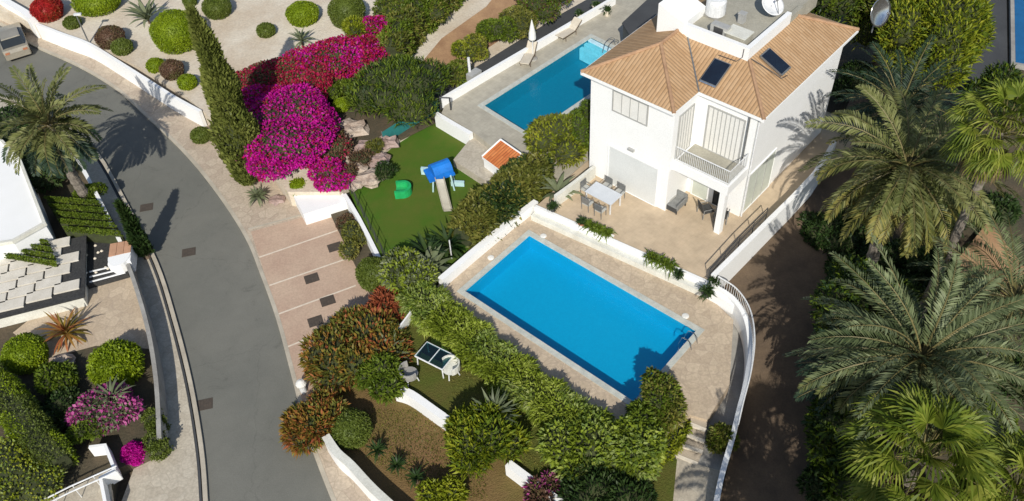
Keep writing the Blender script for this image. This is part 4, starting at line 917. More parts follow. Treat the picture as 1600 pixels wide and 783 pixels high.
# parked car at the top left
car = empty('parked_car', at(26, 74, 0.0), 'beige car half in the picture at the top left beside the road', 'car', rz=R(118))
def sect(xs, w, zs):  # lofted body from side profile
    m = MB(); vs = []; fs = []; n = len(xs)
    for s in (-1, 1):
        for x, z, ww in zip(xs, zs, w): vs.append((x, s*ww/2, z))
    return m
prof = [(-2.1, .75), (-2.05, .95), (-1.75, 1.02), (-1.15, 1.45), (.1, 1.5), (.85, 1.0), (1.9, .85), (2.1, .62), (2.1, .3), (-2.1, .3)]
def loft(pr, ws):
    vs = []; fs = []; n = len(pr)
    for (y0, k) in ws:
        for x, z in pr: vs.append((x*k, y0, .3+(z-.3)*(1 if z <= 1.05 else (1+(z-1.05)*0))))
    for i in range(len(ws)-1):
        for j in range(n): fs.append((i*n+j, i*n+(j+1) % n, (i+1)*n+(j+1) % n, (i+1)*n+j))
    fs.append(tuple(range(n-1, -1, -1))); fs.append(tuple((len(ws)-1)*n+j for j in range(n))); return vs, fs
lowp = [(-2.1, .75), (-2.0, .98), (-1.2, 1.02), (.8, 1.0), (1.9, .85), (2.1, .62), (2.1, .3), (-2.1, .3)]
v_, f_ = loft(lowp, [(-.86, .96), (-.80, 1), (.80, 1), (.86, .96)]); raw('body', v_, f_, MT['carpaint'], car, False)
v_, f_ = loft([(-1.75, 1.01), (-1.2, 1.42), (.05, 1.42), (.85, 1.0)], [(-.74, 1), (-.60, .97), (.60, .97), (.74, 1)]); raw('windows', v_, f_, MT['glassd'], car, False)
MB().box((-.58, 0, 1.40), (1.3, 1.3, .07), 0, .96).build('roof', MT['carpaint'], car, False)
for x in (-1.35, 1.3):
    for y in (-.8, .8):
        wl = MB(); vs = []; n = 16
        wl.tube([(x, y-.1, .32), (x, y+.1, .32)], .32, 16); wo = wl.build('wheel', MT['rubber'], car, False); MB().tube([(x, y-.11, .32), (x, y+.11, .32)], .19, 12).build('rim', MT['chrome'], wo, False)
for y in (-.6, .6): MB().box((2.08, y, .6), (.06, .3, .14)).build('headlight', MT['palegl'], car, False); MB().box((-2.08, y, .72), (.06, .3, .14)).build('tail_light', MT['terra'], car, False)
# street lamp
lm = empty('street_lamp', at(149, 89, .12), 'slim grey lamp post beside the upper road in front of the white wall', 'street lamp')
lb = at(149, 89, .12); MB().tube([tuple(lb), (lb[0], lb[1], 3.5)], [.07, .045]).build('post', MT['metalg'], lm); MB().box((lb[0]+.12, lb[1], 3.48), (.5, .2, .1)).build('lamp_head', MT['metalw'], lm)
bo = at(475, 612, .12); bl_ = empty('bollard_light', bo, 'short white round-topped bollard at the road edge below the red-tipped bush', 'bollard')
MB().lathe(bo, [(.16, 0), (.16, .55), (.22, .56)], 14).build('post', MT['metalw'], bl_); MB().lathe((bo[0], bo[1], bo[2]+.56), [(.24, 0), (.26, .1), (.18, .24), (.04, .3)], 14).build('cap', MT['wcanvas'], bl_)

# ================================================================== FURNITURE
def chair_proto():
    e = empty('dining_chair', (0, 0, 0)); f = MB()
    MB().box((0, 0, .42), (.48, .46, .05)).build('seat', MT['cushion'], e, False)
    b = MB(); b.box((0, .22, .50), (.46, .03, .40)); b.build('backrest', MT['metalg'], e, False)
    for x in (-.22, .22):
        for y in (-.2, .22): MB().tube([(x, y, 0), (x, y, .43 if y < 0 else .9)], .022, 6).build('leg', MT['metalg'], e, False)
        MB().tube([(x, -.2, .43), (x, -.2, .65), (x, .22, .66)], .018, 6).build('armrest', MT['metalg'], e, False)
    return e
tcx = at(943, 302, 2.75)
tb_ = empty('dining_table', (tcx[0], tcx[1], 2.0), 'rectangular frosted-top table on the terrace near the roller door', 'table', rz=HW)
MB().box((0, 0, .72), (1.7, 1.0, .04)).build('tabletop', MT['tabletop'], tb_, False)
for x in (-.78, .78):
    for y in (-.43, .43): MB().box((x, y, 0), (.06, .06, .715)).build('leg', MT['metalw'], tb_, False)
proto = chair_proto()
ch = [(-.42, .82, 0, 'dining chair with its back to the wall, left one behind the table'), (.42, .82, 0, 'dining chair with its back to the wall, right one behind the table'), (-.42, -.80, 180, 'dining chair on the pool side of the table, left one'), (.42, -.80, 180, 'dining chair on the pool side of the table, right one'), (-1.12, 0, 90, 'dining chair at the left head of the terrace table')]
for i, (x, y, rz, lab) in enumerate(ch):
    o = proto if i == 0 else copy_tree(proto); ca, sa = math.cos(HW), math.sin(HW); o.location = (tcx[0]+x*ca-y*sa, tcx[1]+x*sa+y*ca, 2.0); o.rotation_euler = (0, 0, HW+R(rz)); tag(o, lab, 'chair', 'dining chairs around the terrace table')
sc = at(1050, 312, 2.4); so_ = empty('garden_sofa', (sc[0], sc[1], 2.0), 'square grey wicker lounge seat with pale cushion standing before the pale door', 'sofa', rz=HW)
MB().box((0, 0, .28), (1.25, .95, .14)).build('seat', MT['wicker'], so_, False); MB().box((-.25, .05, .42), (.55, .6, .08), 0, .9).build('cushion', MT['cushion'], so_, False)
MB().box((0, .46, .28), (1.25, .08, .50)).build('backrest', MT['wicker'], so_, False); MB().box((-.62, 0, .28), (.08, .95, .34)).build('armrest', MT['charcoal'], so_, False); MB().box((.62, 0, .28), (.08, .95, .34)).build('armrest', MT['wicker'], so_, False)
MB().box((0, -.47, .10), (1.2, .03, .30)).build('front_panel', MT['charcoal'], so_, False)
for x in (-.58, .58):
    for y in (-.42, .42): MB().box((x, y, 0), (.06, .06, .28)).build('leg', MT['metald'], so_, False)
def armchair(px, py, rz, lab):
    c = at(px, py, 2.4); e = empty('lounge_chair', (c[0], c[1], 2.0), lab, 'chair', 'dark lounge chairs by the column', rz=rz)
    MB().box((0, 0, .34), (.62, .6, .08), 0, .95).build('seat', MT['charcoal'], e, False)
    b = MB(); b.add([(-.3, .26, .38), (.3, .26, .38), (.3, .31, .38), (-.3, .31, .38), (-.26, .42, 1.0), (.26, .42, 1.0), (.26, .46, 1.0), (-.26, .46, 1.0)], [(3, 2, 1, 0), (4, 5, 6, 7), (0, 1, 5, 4), (1, 2, 6, 5), (2, 3, 7, 6), (3, 0, 4, 7)]); b.build('backrest', MT['charcoal'], e, False)
    for x in (-.32, .32):
        MB().tube([(x, -.28, 0), (x, -.3, .55), (x, .3, .6), (x, .34, 0)], .025, 6).build('arm_frame', MT['wicker'], e, False)
    return e
armchair(1104, 326, HW+R(150), 'dark lounge chair left of the white column'); armchair(1128, 334, HW+R(200), 'dark lounge chair right of the white column beside the side glazing')
# planters on the ledge
def planter(px, py, lab, seed, n=26, pot=None):
    c = at(px, py, 2.0); e = empty('planter', (c[0], c[1], 1.75), lab, 'planter', 'long white planters on the terrace ledge', rz=math.atan2(t_[1], t_[0]))
    m = MB(); m.box((0, 0, 0), (1.7, .34, .30)); m.build('trough', MT['white'], e, False)
    rng = np.random.default_rng(seed); P = np.stack([rng.uniform(-.75, .75, 520), rng.uniform(-.15, .15, 520), rng.uniform(.28, .5, 520)], 1); D = rng.normal(size=P.shape)*.7+np.array([0, 0, .8])
    V, Fa = leaves(P, D, .42, .07, rng, .45); raw('plants', V, Fa, G['green'], e, False); return e
planter(935, 362, 'long white trough with trailing green plants on the ledge below the dining table', 3); planter(1032, 412, 'long white trough with spiky green plants on the ledge, nearer the driveway', 4)
def pot(name, lab, px, py, z, r, hgt, m, seed, gm='dark', L=.3):
    c = at(px, py, z+.2); e = empty(name, (c[0], c[1], z), lab, 'plant pot'); MB().lathe((0, 0, 0), [(r*.65, 0), (r, hgt*.85), (r*1.12, hgt*.86), (r*1.12, hgt)], 14).build('pot', MT[m], e, False)
    rng = np.random.default_rng(seed); P = np.stack([rng.normal(0, r*.4, 160), rng.normal(0, r*.4, 160), rng.uniform(hgt*.9, hgt+.15, 160)], 1); V, Fa = leaves(P, rng.normal(size=P.shape)+np.array([0, 0, .6]), L, .07, rng, .3); raw('plant', V, Fa, G[gm], e, False); return e
pot('potted_plant', 'black pot on the white ledge corner left of the dining table', 864, 325, 2.1, .2, .3, 'metald', 8)
pot('potted_plant', 'terracotta pot at the left end of the trailing planter', 909, 352, 1.75, .2, .42, 'terra', 9)
pot('potted_plant', 'small pot at the right end of the spiky planter', 1061, 430, 1.75, .14, .25, 'metald', 10)
pot('potted_plant', 'dark bushy potted plant at the corner where the terrace meets the curved wall', 1104, 458, 1.95, .24, .3, 'metald', 12, 'dark', .4)
pot('potted_plant', 'white pot beside the curved wall top of the terrace corner', 1115, 441, 2.1, .16, .3, 'white', 13)
# pool accessories
def ladder(name, lab, A_, B_, z, m='chrome'):
    e = empty(name, (*((A_+B_)/2)[:2], z), lab, 'pool ladder'); return e
def hooprail(lab, a, b, z, hgt, width, wdir):
    e = empty('pool_ladder', (a[0], a[1], z), lab, 'pool ladder'); a = np.array(a[:2]); b = np.array(b[:2])
    for s in (0, width):
        o = wdir*s; pts = []
        for k in range(11): t = k/10; p = a+(b-a)*t+o; pts.append((p[0], p[1], z+hgt*math.sin(math.pi*min(1, .08+t*.8))**.5-(.0 if t < .8 else (t-.8)*2.0)))
        pts[0] = (pts[0][0], pts[0][1], z); MB().tube(pts, .022).build('rail', MT['chrome'], e)
    return e
pe = at(1086, 519, 1.4)[:2]; pdir = (at(990, 629, 1.4)-at(1089, 517, 1.4))[:2]; pdir /= np.linalg.norm(pdir); pin = (at(827, 367, 1.4)-at(1089, 517, 1.4))[:2]; pin /= np.linalg.norm(pin)
hooprail('steel ladder rails at the right corner of the large pool', pe-pin*.45+pdir*.5, pe+pin*.25+pdir*.5, 1.4, .55, .5, pdir)
hooprail('steel handrail over the light steps of the teal pool', pd+dl*.35+du*1.8, pd-dl*.9+du*1.8, ND, .8, .35, du)
for x, y, lab in ((849, 369, 'round pale deck light near the far corner of the large pool'), (767, 403, 'round pale deck light on the left side of the large pool'), (1071, 494, 'round pale deck light beside the right corner of the large pool')):
    c = at(x, y, 1.4); tag(MB().lathe((c[0], c[1], 1.399), [(.17, 0), (.17, .03), (.12, .045), (.02, .05)], 16).build('deck_light', MT['wcanvas']), lab, 'deck light', 'deck lights around the large pool')
# slide and toys
sb_ = at(688, 285, 1.0)
def wpt(px, py, z): return tuple(at(px, py, z))
pl = empty('playground_slide', (sb_[0], sb_[1], 1.0), 'blue play tower with a long pale slide on the green lawn', 'slide')
ct = at(690, 268, 2.2)
MB().box((ct[0]-.15, ct[1]+.1, 2.0), (1.5, 1.1, .12), R(20)).build('platform', MT['blue'], pl)
m = MB()
for k in range(9):
    a_ = math.pi*k/8; m_ = 1
vs = []; fs = []
for i, xx in enumerate((-.55, .55)):
    for k in range(9): a_ = math.pi*k/8; vs.append((ct[0]-.05+xx*math.cos(R(25))-(.52*math.cos(a_))*math.sin(R(25)), ct[1]+.15+xx*math.sin(R(25))+.52*math.cos(a_)*math.cos(R(25)), 2.1+.62*math.sin(a_)))
for k in range(8): fs.append((k, k+1, 10+k, 9+k))
fs += [tuple(range(9)), tuple(range(17, 8, -1))]
raw('canopy', vs, fs, MT['blue'], pl)
for dx, dy in ((-.6, -.3), (.6, -.3), (-.6, .5), (.6, .5)): MB().tube([(ct[0]+dx, ct[1]+dy, 1.0), (ct[0]+dx*.8, ct[1]+dy*.8, 2.1)], .05).build('leg', MT['ltblue'], pl)
s0 = at(687, 280, 2.15); s1 = at(700, 331, 1.05); sm = MB(); n = 10; vs = []; fs = []
for k in range(n+1):
    t = k/n; c = s0+(s1-s0)*t; z = 2.15-1.1*(t**.85 if t < .9 else .92+(t-.9)*.5); 
    for dx, dz in ((-.26, .16), (-.22, 0), (.22, 0), (.26, .16)): vs.append((c[0]+dx, c[1], max(z, 1.03)+dz))
for k in range(n):
    for j in range(3): fs.append((k*4+j, k*4+j+1, k*4+j+5, k*4+j+4))
so1 = raw('slide_chute', vs, fs, MT['greyp'], pl); sm_ = so1.modifiers.new('thick', 'SOLIDIFY'); sm_.thickness = .03
for i, (x, y) in enumerate(((668, 266), (715, 284))):
    c = at(x, y, 1.3); MB().box((c[0], c[1], 1.02), (.75, .18, .45 if i == 0 else .3), R(-10)).build('side_step', MT['ltblue'], pl)
gt = at(629, 295, 1.3); ge = empty('toy_seat', (gt[0], gt[1], 1.0), 'green plastic toy rocker shaped like a letter D on the lawn', 'toy')
pr_ = [(gt[0]-.38, gt[1]+.42)]+[(gt[0]+.02+.42*math.cos(R(90-k*18)), gt[1]+.42*math.sin(R(90-k*18))) for k in range(11)]+[(gt[0]-.42, gt[1]-.42)]
MB().wall(pr_, .14, 1.5, 1.0).build('rim', MT['greenp'], ge); MB().prism([p for p in pr_], 1.16, 1.01).build('seat', MT['greenp'], ge)
# loungers and parasol on the neighbouring deck
def lounger(lab, px, py, rz):
    c = at(px, py, ND+.3); e = empty('sun_lounger', (c[0], c[1], ND), lab, 'sun lounger', 'sun loungers by the teal pool', rz=rz)
    prof = [(-.95, .34), (.25, .30), (.95, .78)]; vs = []; 
    for x, z in prof: vs += [(x, -.3, z), (x, .3, z), (x, .3, z+.06), (x, -.3, z+.06)]
    fs = []
    for i in range(2):
        for k in range(4): fs.append((i*4+k, i*4+(k+1) % 4, i*4+4+(k+1) % 4, i*4+4+k))
    fs += [(3, 2, 1, 0), (8, 9, 10, 11)]
    raw('sling', vs, fs, MT['canvas'], e, False)
    for y in (-.32, .32): MB().tube([(-.97, y, .35), (.25, y, .31), (.97, y, .8)], .025).build('side_rail', MT['bark'], e, False)
    for x in (-.7, .35):
        for y in (-.32, .32): MB().tube([(x, y, 0), (x, y, .33)], .025).build('leg', MT['bark'], e, False)
    return e
lounger('cream sun lounger under the closed white parasol', 826, 88, R(70)); lounger('cream sun lounger nearer the pool steps', 889, 49, R(45))
pc = at(833, 92, ND); pa_ = empty('parasol', (pc[0], pc[1], ND), 'closed white parasol standing against the wall by the teal pool', 'parasol')
MB().tube([tuple(pc), (pc[0], pc[1], 4.7)], .03).build('pole', MT['metalw'], pa_)
MB().lathe((pc[0], pc[1], ND), [(.07, 1.35), (.24, 1.5), (.22, 1.9), (.10, 2.5), (.02, 2.85)], 12).build('canopy', MT['wcanvas'], pa_); MB().lathe((pc[0], pc[1], ND), [(.3, 0), (.28, .08), (.06, .1)], 14).build('base', MT['greywall'], pa_)
sp = at(735, 122, ND); sh_ = empty('garden_shower', (sp[0], sp[1], ND), 'white shower column with grey foot on the deck wall beside the dark lane', 'shower')
MB().tube([tuple(sp), (sp[0], sp[1], ND+1.5)], .09, 10).build('column', MT['metalw'], sh_); MB().box((sp[0]+.25, sp[1]-.1, ND), (.9, .5, .5), R(46)).build('foot', MT['frame'], sh_)
q = at(702, 172, ND); gp = empty('gate_post', (q[0], q[1], ND), 'dark gate frame at the left corner of the neighbouring deck', 'gate')
MB().tube([(q[0]-.5, q[1]+.1, ND), (q[0]-.5, q[1]+.1, ND+.9)], .05).build('post', MT['metald'], gp); MB().tube([(q[0]+.1, q[1], ND), (q[0]+.1, q[1], ND+.9)], .05).build('post', MT['metald'], gp); MB().tube([(q[0]-.5, q[1]+.1, ND+.9), (q[0]+.1, q[1], ND+.9)], .04).build('rail', MT['metald'], gp)
for lab, x, y, r in (('potted round shrub in the far corner of the neighbouring deck', 932, 12, .3), ('potted plant beside the far lounger', 905, 26, .2), ('small potted plant at the back of the neighbouring deck', 949, 20, .22)):
    pot('potted_shrub', lab, x, y, ND, r, .4, 'nosing', int(x), 'dark', .3)
# dark shed and white block behind the teal pool
sd_ = empty('dark_shed', uv(.2, 10.5, ND), 'dark grey box-shaped pavilion behind the left side of the villa', 'shed')
shp = ats([(974, 38), (992, 66), (1048, 30), (1030, -14)], 4.0)
MB().prism([tuple(p) for p in shp], 4.0, ND).build('wall', MT['metald'], sd_); MB().prism(inset(shp, -.08), 4.1, 4.0).build('roof', MT['lane'], sd_)
# garden table and chair in the lower garden
gx = at(680, 562, 1.4); gt_ = empty('glass_table', (gx[0], gx[1], 1.0), 'teal glass-topped table with white frame beside the hedge', 'table', rz=R(-35))
MB().box((0, 0, .70), (1.5, .9, .03)).build('tabletop', MT['tealglass'], gt_, False)
f = MB(); f.tube([(-.77, -.47, .7), (.77, -.47, .7), (.77, .47, .7), (-.77, .47, .7), (-.77, -.47, .7)], .04); f.tube([(0, -.47, .71), (0, .47, .71)], .035); f.build('frame', MT['metalw'], gt_, False)
for x in (-.7, .7):
    for y in (-.4, .4): MB().tube([(x, y, .7), (x*1.05, y*1.1, 0)], .035).build('leg', MT['metalw'], gt_, False)
gx = at(706, 580, 1.4)
def roundchair(px, py, rz, lab, m):
    c = at(px, py, 1.4); e = empty('garden_chair', (c[0], c[1], 1.0), lab, 'chair', 'chairs around the glass garden table', rz=rz)
    MB().lathe((0, 0, .38), [(.1, 0), (.38, .02), (.4, .08), (.1, .1)], 16).build('seat', MT[m], e, False)
    MB().wall([(.44*math.cos(R(a)), .44*math.sin(R(a))) for a in range(-20, 201, 20)], .05, .85, .45).build('backrest', MT[m], e, False)
    for a in (45, 135, 225, 315): MB().tube([(.3*math.cos(R(a)), .3*math.sin(R(a)), .38), (.4*math.cos(R(a)), .4*math.sin(R(a)), 0)], .03).build('leg', MT['metalw'], e, False)
    return e
roundchair(704, 576, R(-60), 'pale round-backed garden chair right of the glass table', 'offwhite'); roundchair(640, 585, R(120), 'grey round-backed garden chair left of the glass table', 'greywall')
tag(MB().wall([at(612, 528, 1.5)[:2], at(630, 505, 1.5)[:2], at(644, 486, 1.5)[:2]], .08, 1.6, 1.0).build('white_edging', MT['white']), 'thin white edging strip between rusty plant and hedge', 'edging')
# glass fence at the playground end
gf = empty('glass_fence', (*at(735, 395, 1.0)[:2], 1.0), 'clear glass fence with slim posts between the playground and the pool wall', 'fence')
ga, gb = at(704, 400, 1.0), at(838, 312, 1.0)
ga = at(706, 404, 1.0)
MB().wall([ga[:2], gb[:2]], .02, 2.3, 1.05).build('glass_panel', MT['glass'], gf)
for k in range(5): p = ga+(gb-ga)*k/4; MB().tube([(p[0], p[1], 1.0), (p[0], p[1], 2.35)], .035).build('post', MT['metalw'], gf)
ff = empty('mesh_fence', at(575, 360, 1.0), 'dark wire fence along the white wall at the left side of the playground', 'fence')
fa, fb = at(549, 300, 1.15)[:2], at(620, 440, 1.15)[:2]
m = MB()
for z in (1.3, 1.6, 1.9): m.tube([(*fa, z), (*fb, z)], .012, 4)
m.build('wires', MT['metald'], ff)
for k in range(8): p = fa+(fb-fa)*k/7; MB().tube([(*p, 1.0), (*p, 1.95)], .025).build('post', MT['metald'], ff)
ts = empty('teal_screen', at(640, 200, 1.2), 'teal fabric screen on the fence behind the far end of the playground lawn', 'screen')
MB().wall([at(600, 226, 1.2)[:2], at(640, 200, 1.2)[:2], at(686, 174, 1.2)[:2]], .05, 2.1, 1.0).build('fabric', MT['teal'], ts)
for x, y in ((600, 226), (640, 200), (686, 174)): p = at(x, y, 1.2); MB().tube([(p[0], p[1], 1.0), (p[0], p[1], 2.2)], .03).build('post', MT['metalg'], ts)
# blue pool far right
bp = ats([(1578, -60), (1700, -60), (1700, 120), (1580, 100)], .3)
bpp = empty('swimming_pool', (*np.mean([p[:2] for p in bp], axis=0), 0), 'deep blue shaded pool at the top right edge', 'swimming pool')
MB().prism([tuple(p) for p in bp], .32, 0).build('rim', MT['greywall'], bpp); MB().prism(inset(bp, .25), .33, .31).build('water', MT['poolC'], bpp)

# ================================================================== VEGETATION
Z1 = 1.22
# sand garden
ball('round_shrub', 'large bright lime ball bush in the middle of the sand garden beside the tall cypress', 273, 45, Z1, 1.62, 2.5, 'topiary', 1, 6500)
ball('round_shrub', 'lime green clipped bush cut off by the top edge near the red bush', 150, -4, Z1, 1.7, 1.7, 'topiary', 2, 5000)
ball('round_shrub', 'dull green flattened bush at the top edge left of the lime ball pair', 338, 9, Z1, 1.0, 1.4, 'topiary2', 3, 3000)
ball('round_shrub', 'oval lime clipped bush alone on the pale sand at the top', 472, 19, Z1, 1.12, 1.35, 'topiary', 4, 3600)
ball('round_shrub', 'tall dark olive ball bush at the top behind the crimson bougainvillea', 541, 14, Z1, 1.25, 2.1, 'topiary2', 5, 4200)
ball('round_shrub', 'small dark green bush between the cypress and the oval lime bush', 415, 46, Z1, .62, .8, 'topiary2', 6, 1500)
ball('round_shrub', 'tiny dark bush at the very top edge', 296, 0, Z1, .5, .7, 'topiary2', 7, 1000)
ball('round_shrub', 'bronze-brown round bush against the white wall near the lamp post', 171, 56, Z1, .95, 1.3, 'brownish', 8, 2500)
ball('round_shrub', 'olive clipped bush just right of and below the bronze bush', 190, 72, Z1, .7, .9, 'topiary2', 9, 1500)
ball('round_shrub', 'brown round bush at the wall between two green ones', 268, 107, Z1, .75, 1.1, 'brownish', 10, 1900)
ball('round_shrub', 'small lime bush left of the brown one at the wall', 242, 101, Z1, .55, .8, 'topiary', 11, 1200)
ball('round_shrub', 'small lime bush right of the brown one at the wall', 292, 127, Z1, .6, .8, 'topiary', 12, 1300)
ball('flowering_shrub', 'bright red flowering round bush at the top left corner by the white wall', 72, 12, Z1, 1.1, 1.5, 'red', 13, 3200, cat='bush')
ball('round_shrub', 'dark green small bush right of the red flowering bush', 112, 34, Z1, .6, .7, 'topiary2', 14, 1400)
rosette('agave_plant', 'grey-green spiky plant standing in the sand left of the large lime ball', 228, 22, Z1, 26, 1.9, .22, 'grey', 3, cat='plant', e1=35)
rosette('agave_plant', 'small grey spiky plant behind the crimson bougainvillea on the sand', 470, 60, Z1, 22, 1.2, .12, 'grey', 4, e1=15)
rosette('agave_plant', 'small spiky plant at the top right of the sand garden', 613, 22, Z1, 22, 1.3, .12, 'grey', 5, e1=15)
# the cypress
def conifer(label, px, py, z0, hgt, r, mat, seed, n=9000, name='cypress_tree'):
    rng = np.random.default_rng(seed); b = at(px, py, z0); e = empty(name, b, label, 'cypress'); n_ = n
    t = rng.uniform(0.02, 1, n_)**1.25; a = rng.uniform(0, 2*math.pi, n_)
    rad = r*(np.minimum(1, t*4+.35)**.6)*((1-t)**.8*.85+.15*(1-t)**.4)*(1+.16*np.sin(t*23+a*2)+.14*np.sin(a*3+t*9))*rng.uniform(.82, 1.05, n_)
    lean = np.stack([0.02*hgt*t**2*np.sin(t*4), 0*t], 1)
    P = np.stack([b[0]+rad*np.cos(a)+lean[:, 0], b[1]+rad*np.sin(a), z0+.2+t*hgt], 1)
    D = np.stack([np.cos(a)*.35, np.sin(a)*.35, np.ones(n_)], 1)+rng.normal(size=(n_, 3))*.3
    V, Fa = leaves(P, D, .34, .13, rng, .05); raw('crown', V, Fa, G[mat], e)
    MB().lathe(tuple(b), [(r*.8*(1-k/10)**.8*min(1, (k+1)/2.2), .3+hgt*.97*k/10) for k in range(10)], 12).build('branches', MT['twig'], e)
    MB().tube([tuple(b), (b[0], b[1], z0+1)], [.2, .16], 8).build('trunk', MT['bark'], e); return e
conifer('tall slender olive-green cypress rising beside the road left of the magenta bougainvillea', 396, 282, .12, 11.2, 1.35, 'cypress', 21, 15000)
ball('round_shrub', 'small green tuft at the foot of the tall cypress beside the pavement', 313, 210, .12, .6, .8, 'topiary2', 22, 1300, group=None)
rosette('agave_plant', 'grey spiky succulent at the kerb corner under the cypress', 402, 306, .12, 34, .8, .10, 'grey', 24, e1=0)
rock('rock', 'flat brownish rock lying right of the succulent near the parking', 432, 312, .12, .5, .25, 'pinkrock', 2)
# bougainvillea
bush('bougainvillea', 'vivid magenta bougainvillea mass hanging above the parking', 'bougainvillea', 447, 205, Z1, 2.8, 2.5, 'magenta', 34000, .17, .13, 20, 31, 'bougainvillea along the garden', .4, .25, depth=.22, ry=3.9, mat2='crimson', frac2=.12, rot=R(20))
bush('bougainvillea', 'magenta bougainvillea tongue hanging over the white wall to the parking corner', 'bougainvillea', 505, 275, Z1-.3, 1.5, 1.5, 'magenta', 4200, .16, .12, 7, 32, 'bougainvillea along the garden', .5, .1, ry=1.2, mat2='crimson', frac2=.3)
bush('bougainvillea', 'crimson bougainvillea in the middle behind the vivid magenta one', 'bougainvillea', 440, 125, Z1, 2.7, 2.0, 'crimson', 24000, .17, .13, 18, 33, 'bougainvillea along the garden', .4, .25, depth=.22, ry=1.9, mat2='brownish', frac2=.25, rot=R(15))
bush('bougainvillea', 'deep pink bougainvillea arching to the top right beside the dark olive ball bush', 'bougainvillea', 520, 98, Z1, 3.5, 2.2, 'crimson', 28000, .17, .13, 20, 34, 'bougainvillea along the garden', .4, .25, depth=.22, ry=1.7, mat2='magenta', frac2=.25, rot=R(30))
bush('bougainvillea', 'pink bougainvillea end curling right around a yellow-green tuft', 'bougainvillea', 580, 64, Z1, 1.7, 2.6, 'magenta', 6500, .17, .13, 7, 35, 'bougainvillea along the garden', .5, .25, ry=2.0, mat2='crimson', frac2=.6)
bush('shrub', 'yellow-green tuft encircled by pink bougainvillea', 'bush', 560, 52, Z1+1.2, 1.1, 1.5, 'ygreen', 2200, .3, .08, 5, 36, None, .7, .4)
bush('shrub', 'dark green bush in the gap of the bougainvillea', 'bush', 520, 138, Z1, 1.1, 1.3, 'green', 2600, .2, .1, 5, 37)
bush('shrub', 'brown twiggy bush right of the magenta bougainvillea', 'bush', 502, 232, Z1, 1.5, 1.3, 'brownish', 3600, .2, .08, 7, 38, None, .5, .3, mat2='crimson', frac2=.2)
ball('round_shrub', 'small lime ball bush beside the pale rocks behind the lawn', 533, 163, Z1, .5, .7, 'topiary', 39, 1000, group=None)
ball('round_shrub', 'small lime clump hanging over the white wall under the bougainvillea', 466, 293, .5, .65, .9, 'topiary', 40, 1400, group=None)
for i, (x, y, r, h, m, l) in enumerate([(545, 200, 1.1, .6, 'rock', 'flat pale boulder next to the small lime ball bush'), (572, 232, .8, .6, 'pinkrock', 'pinkish boulder upper one of the rockery by the lawn'), (592, 250, .75, .55, 'pinkrock', 'pinkish boulder nearest the lawn edge'), (558, 262, .7, .5, 'rock', 'pale boulder in the lower middle of the rockery'), (580, 278, .8, .5, 'rock', 'pale boulder at the lawn corner near the white wall'), (553, 288, .55, .4, 'rock', 'small pale boulder above the top of the white parking wall'), (603, 222, .7, .6, 'pinkrock', 'pinkish boulder at the teal screen'), (535, 248, .6, .4, 'rock', 'small boulder at the left of the rockery')]):
    rock('rock', l, x, y, Z1, r, h, m, i+3, 'boulders of the rockery')
for i, (x, y, l) in enumerate([(565, 250, 'dry brown tuft between the upper boulders'), (590, 232, 'olive tuft beside the teal screen'), (543, 272, 'dry tuft beside the end of the white parking wall'), (600, 268, 'dark tuft at the lawn edge of the rockery'), (525, 215, 'brown tuft next to the magenta bougainvillea')]):
    bush('shrub', l, 'bush', x, y, Z1, .65, .8, ['brownish', 'olive', 'brownish', 'dark', 'brownish'][i], 900, .22, .06, 4, 50+i, 'tufts in the rockery', .6, .4)
# big hedges top centre
bush('shrub', 'large feathery green bush between the rockery and the dark lane', 'bush', 628, 146, Z1, 2.9, 2.6, 'green', 15000, .42, .07, 18, 61, None, .45, .75, ry=2.5, mat2='dark', frac2=.25)
hedge('hedge', 'tall olive-green hedge running down from the top edge to the feathery bush', [(715, -30), (668, 14), (630, 50), (612, 88)], Z1, 1.8, 2.2, 'green', 9000, 62, .28, .10, None, .5, .4, .3, mat2='olive')
bush('shrub', 'broad olive bush at the top edge above the pink bougainvillea', 'bush', 640, 18, Z1, 2.6, 2.4, 'olive', 6500, .26, .1, 9, 63, None, .5, .4, mat2='green', frac2=.5)
bush('shrub', 'yellowish olive round bush at the lane beside the terracotta ground', 'bush', 737, 80, Z1, 1.15, 1.5, 'olive', 3600, .2, .1, 6, 64, 'round bushes along the dark lane', mat2='ygreen', frac2=.4)
bush('shrub', 'mid-green round bush at the lane above the yellowish one', 'bush', 778, 54, Z1, 1.25, 1.6, 'green', 3800, .2, .1, 6, 65, 'round bushes along the dark lane')
bush('shrub', 'dark olive bush at the lane near the parasol', 'bush', 815, 34, Z1, 1.35, 1.6, 'olive', 4200, .22, .1, 7, 66, 'round bushes along the dark lane')
bush('shrub', 'reddish-brown and green bush at the top edge over the lane', 'bush', 855, 5, Z1, 2.0, 2.2, 'green', 4600, .24, .1, 7, 67, 'round bushes along the dark lane', mat2='brownish', frac2=.3)
bush('shrub', 'low green bush at the lane corner below the yellowish bush', 'bush', 704, 116, Z1, 1.1, 1.3, 'olive', 2800, .24, .1, 6, 68, 'round bushes along the dark lane', mat2='green', frac2=.5)
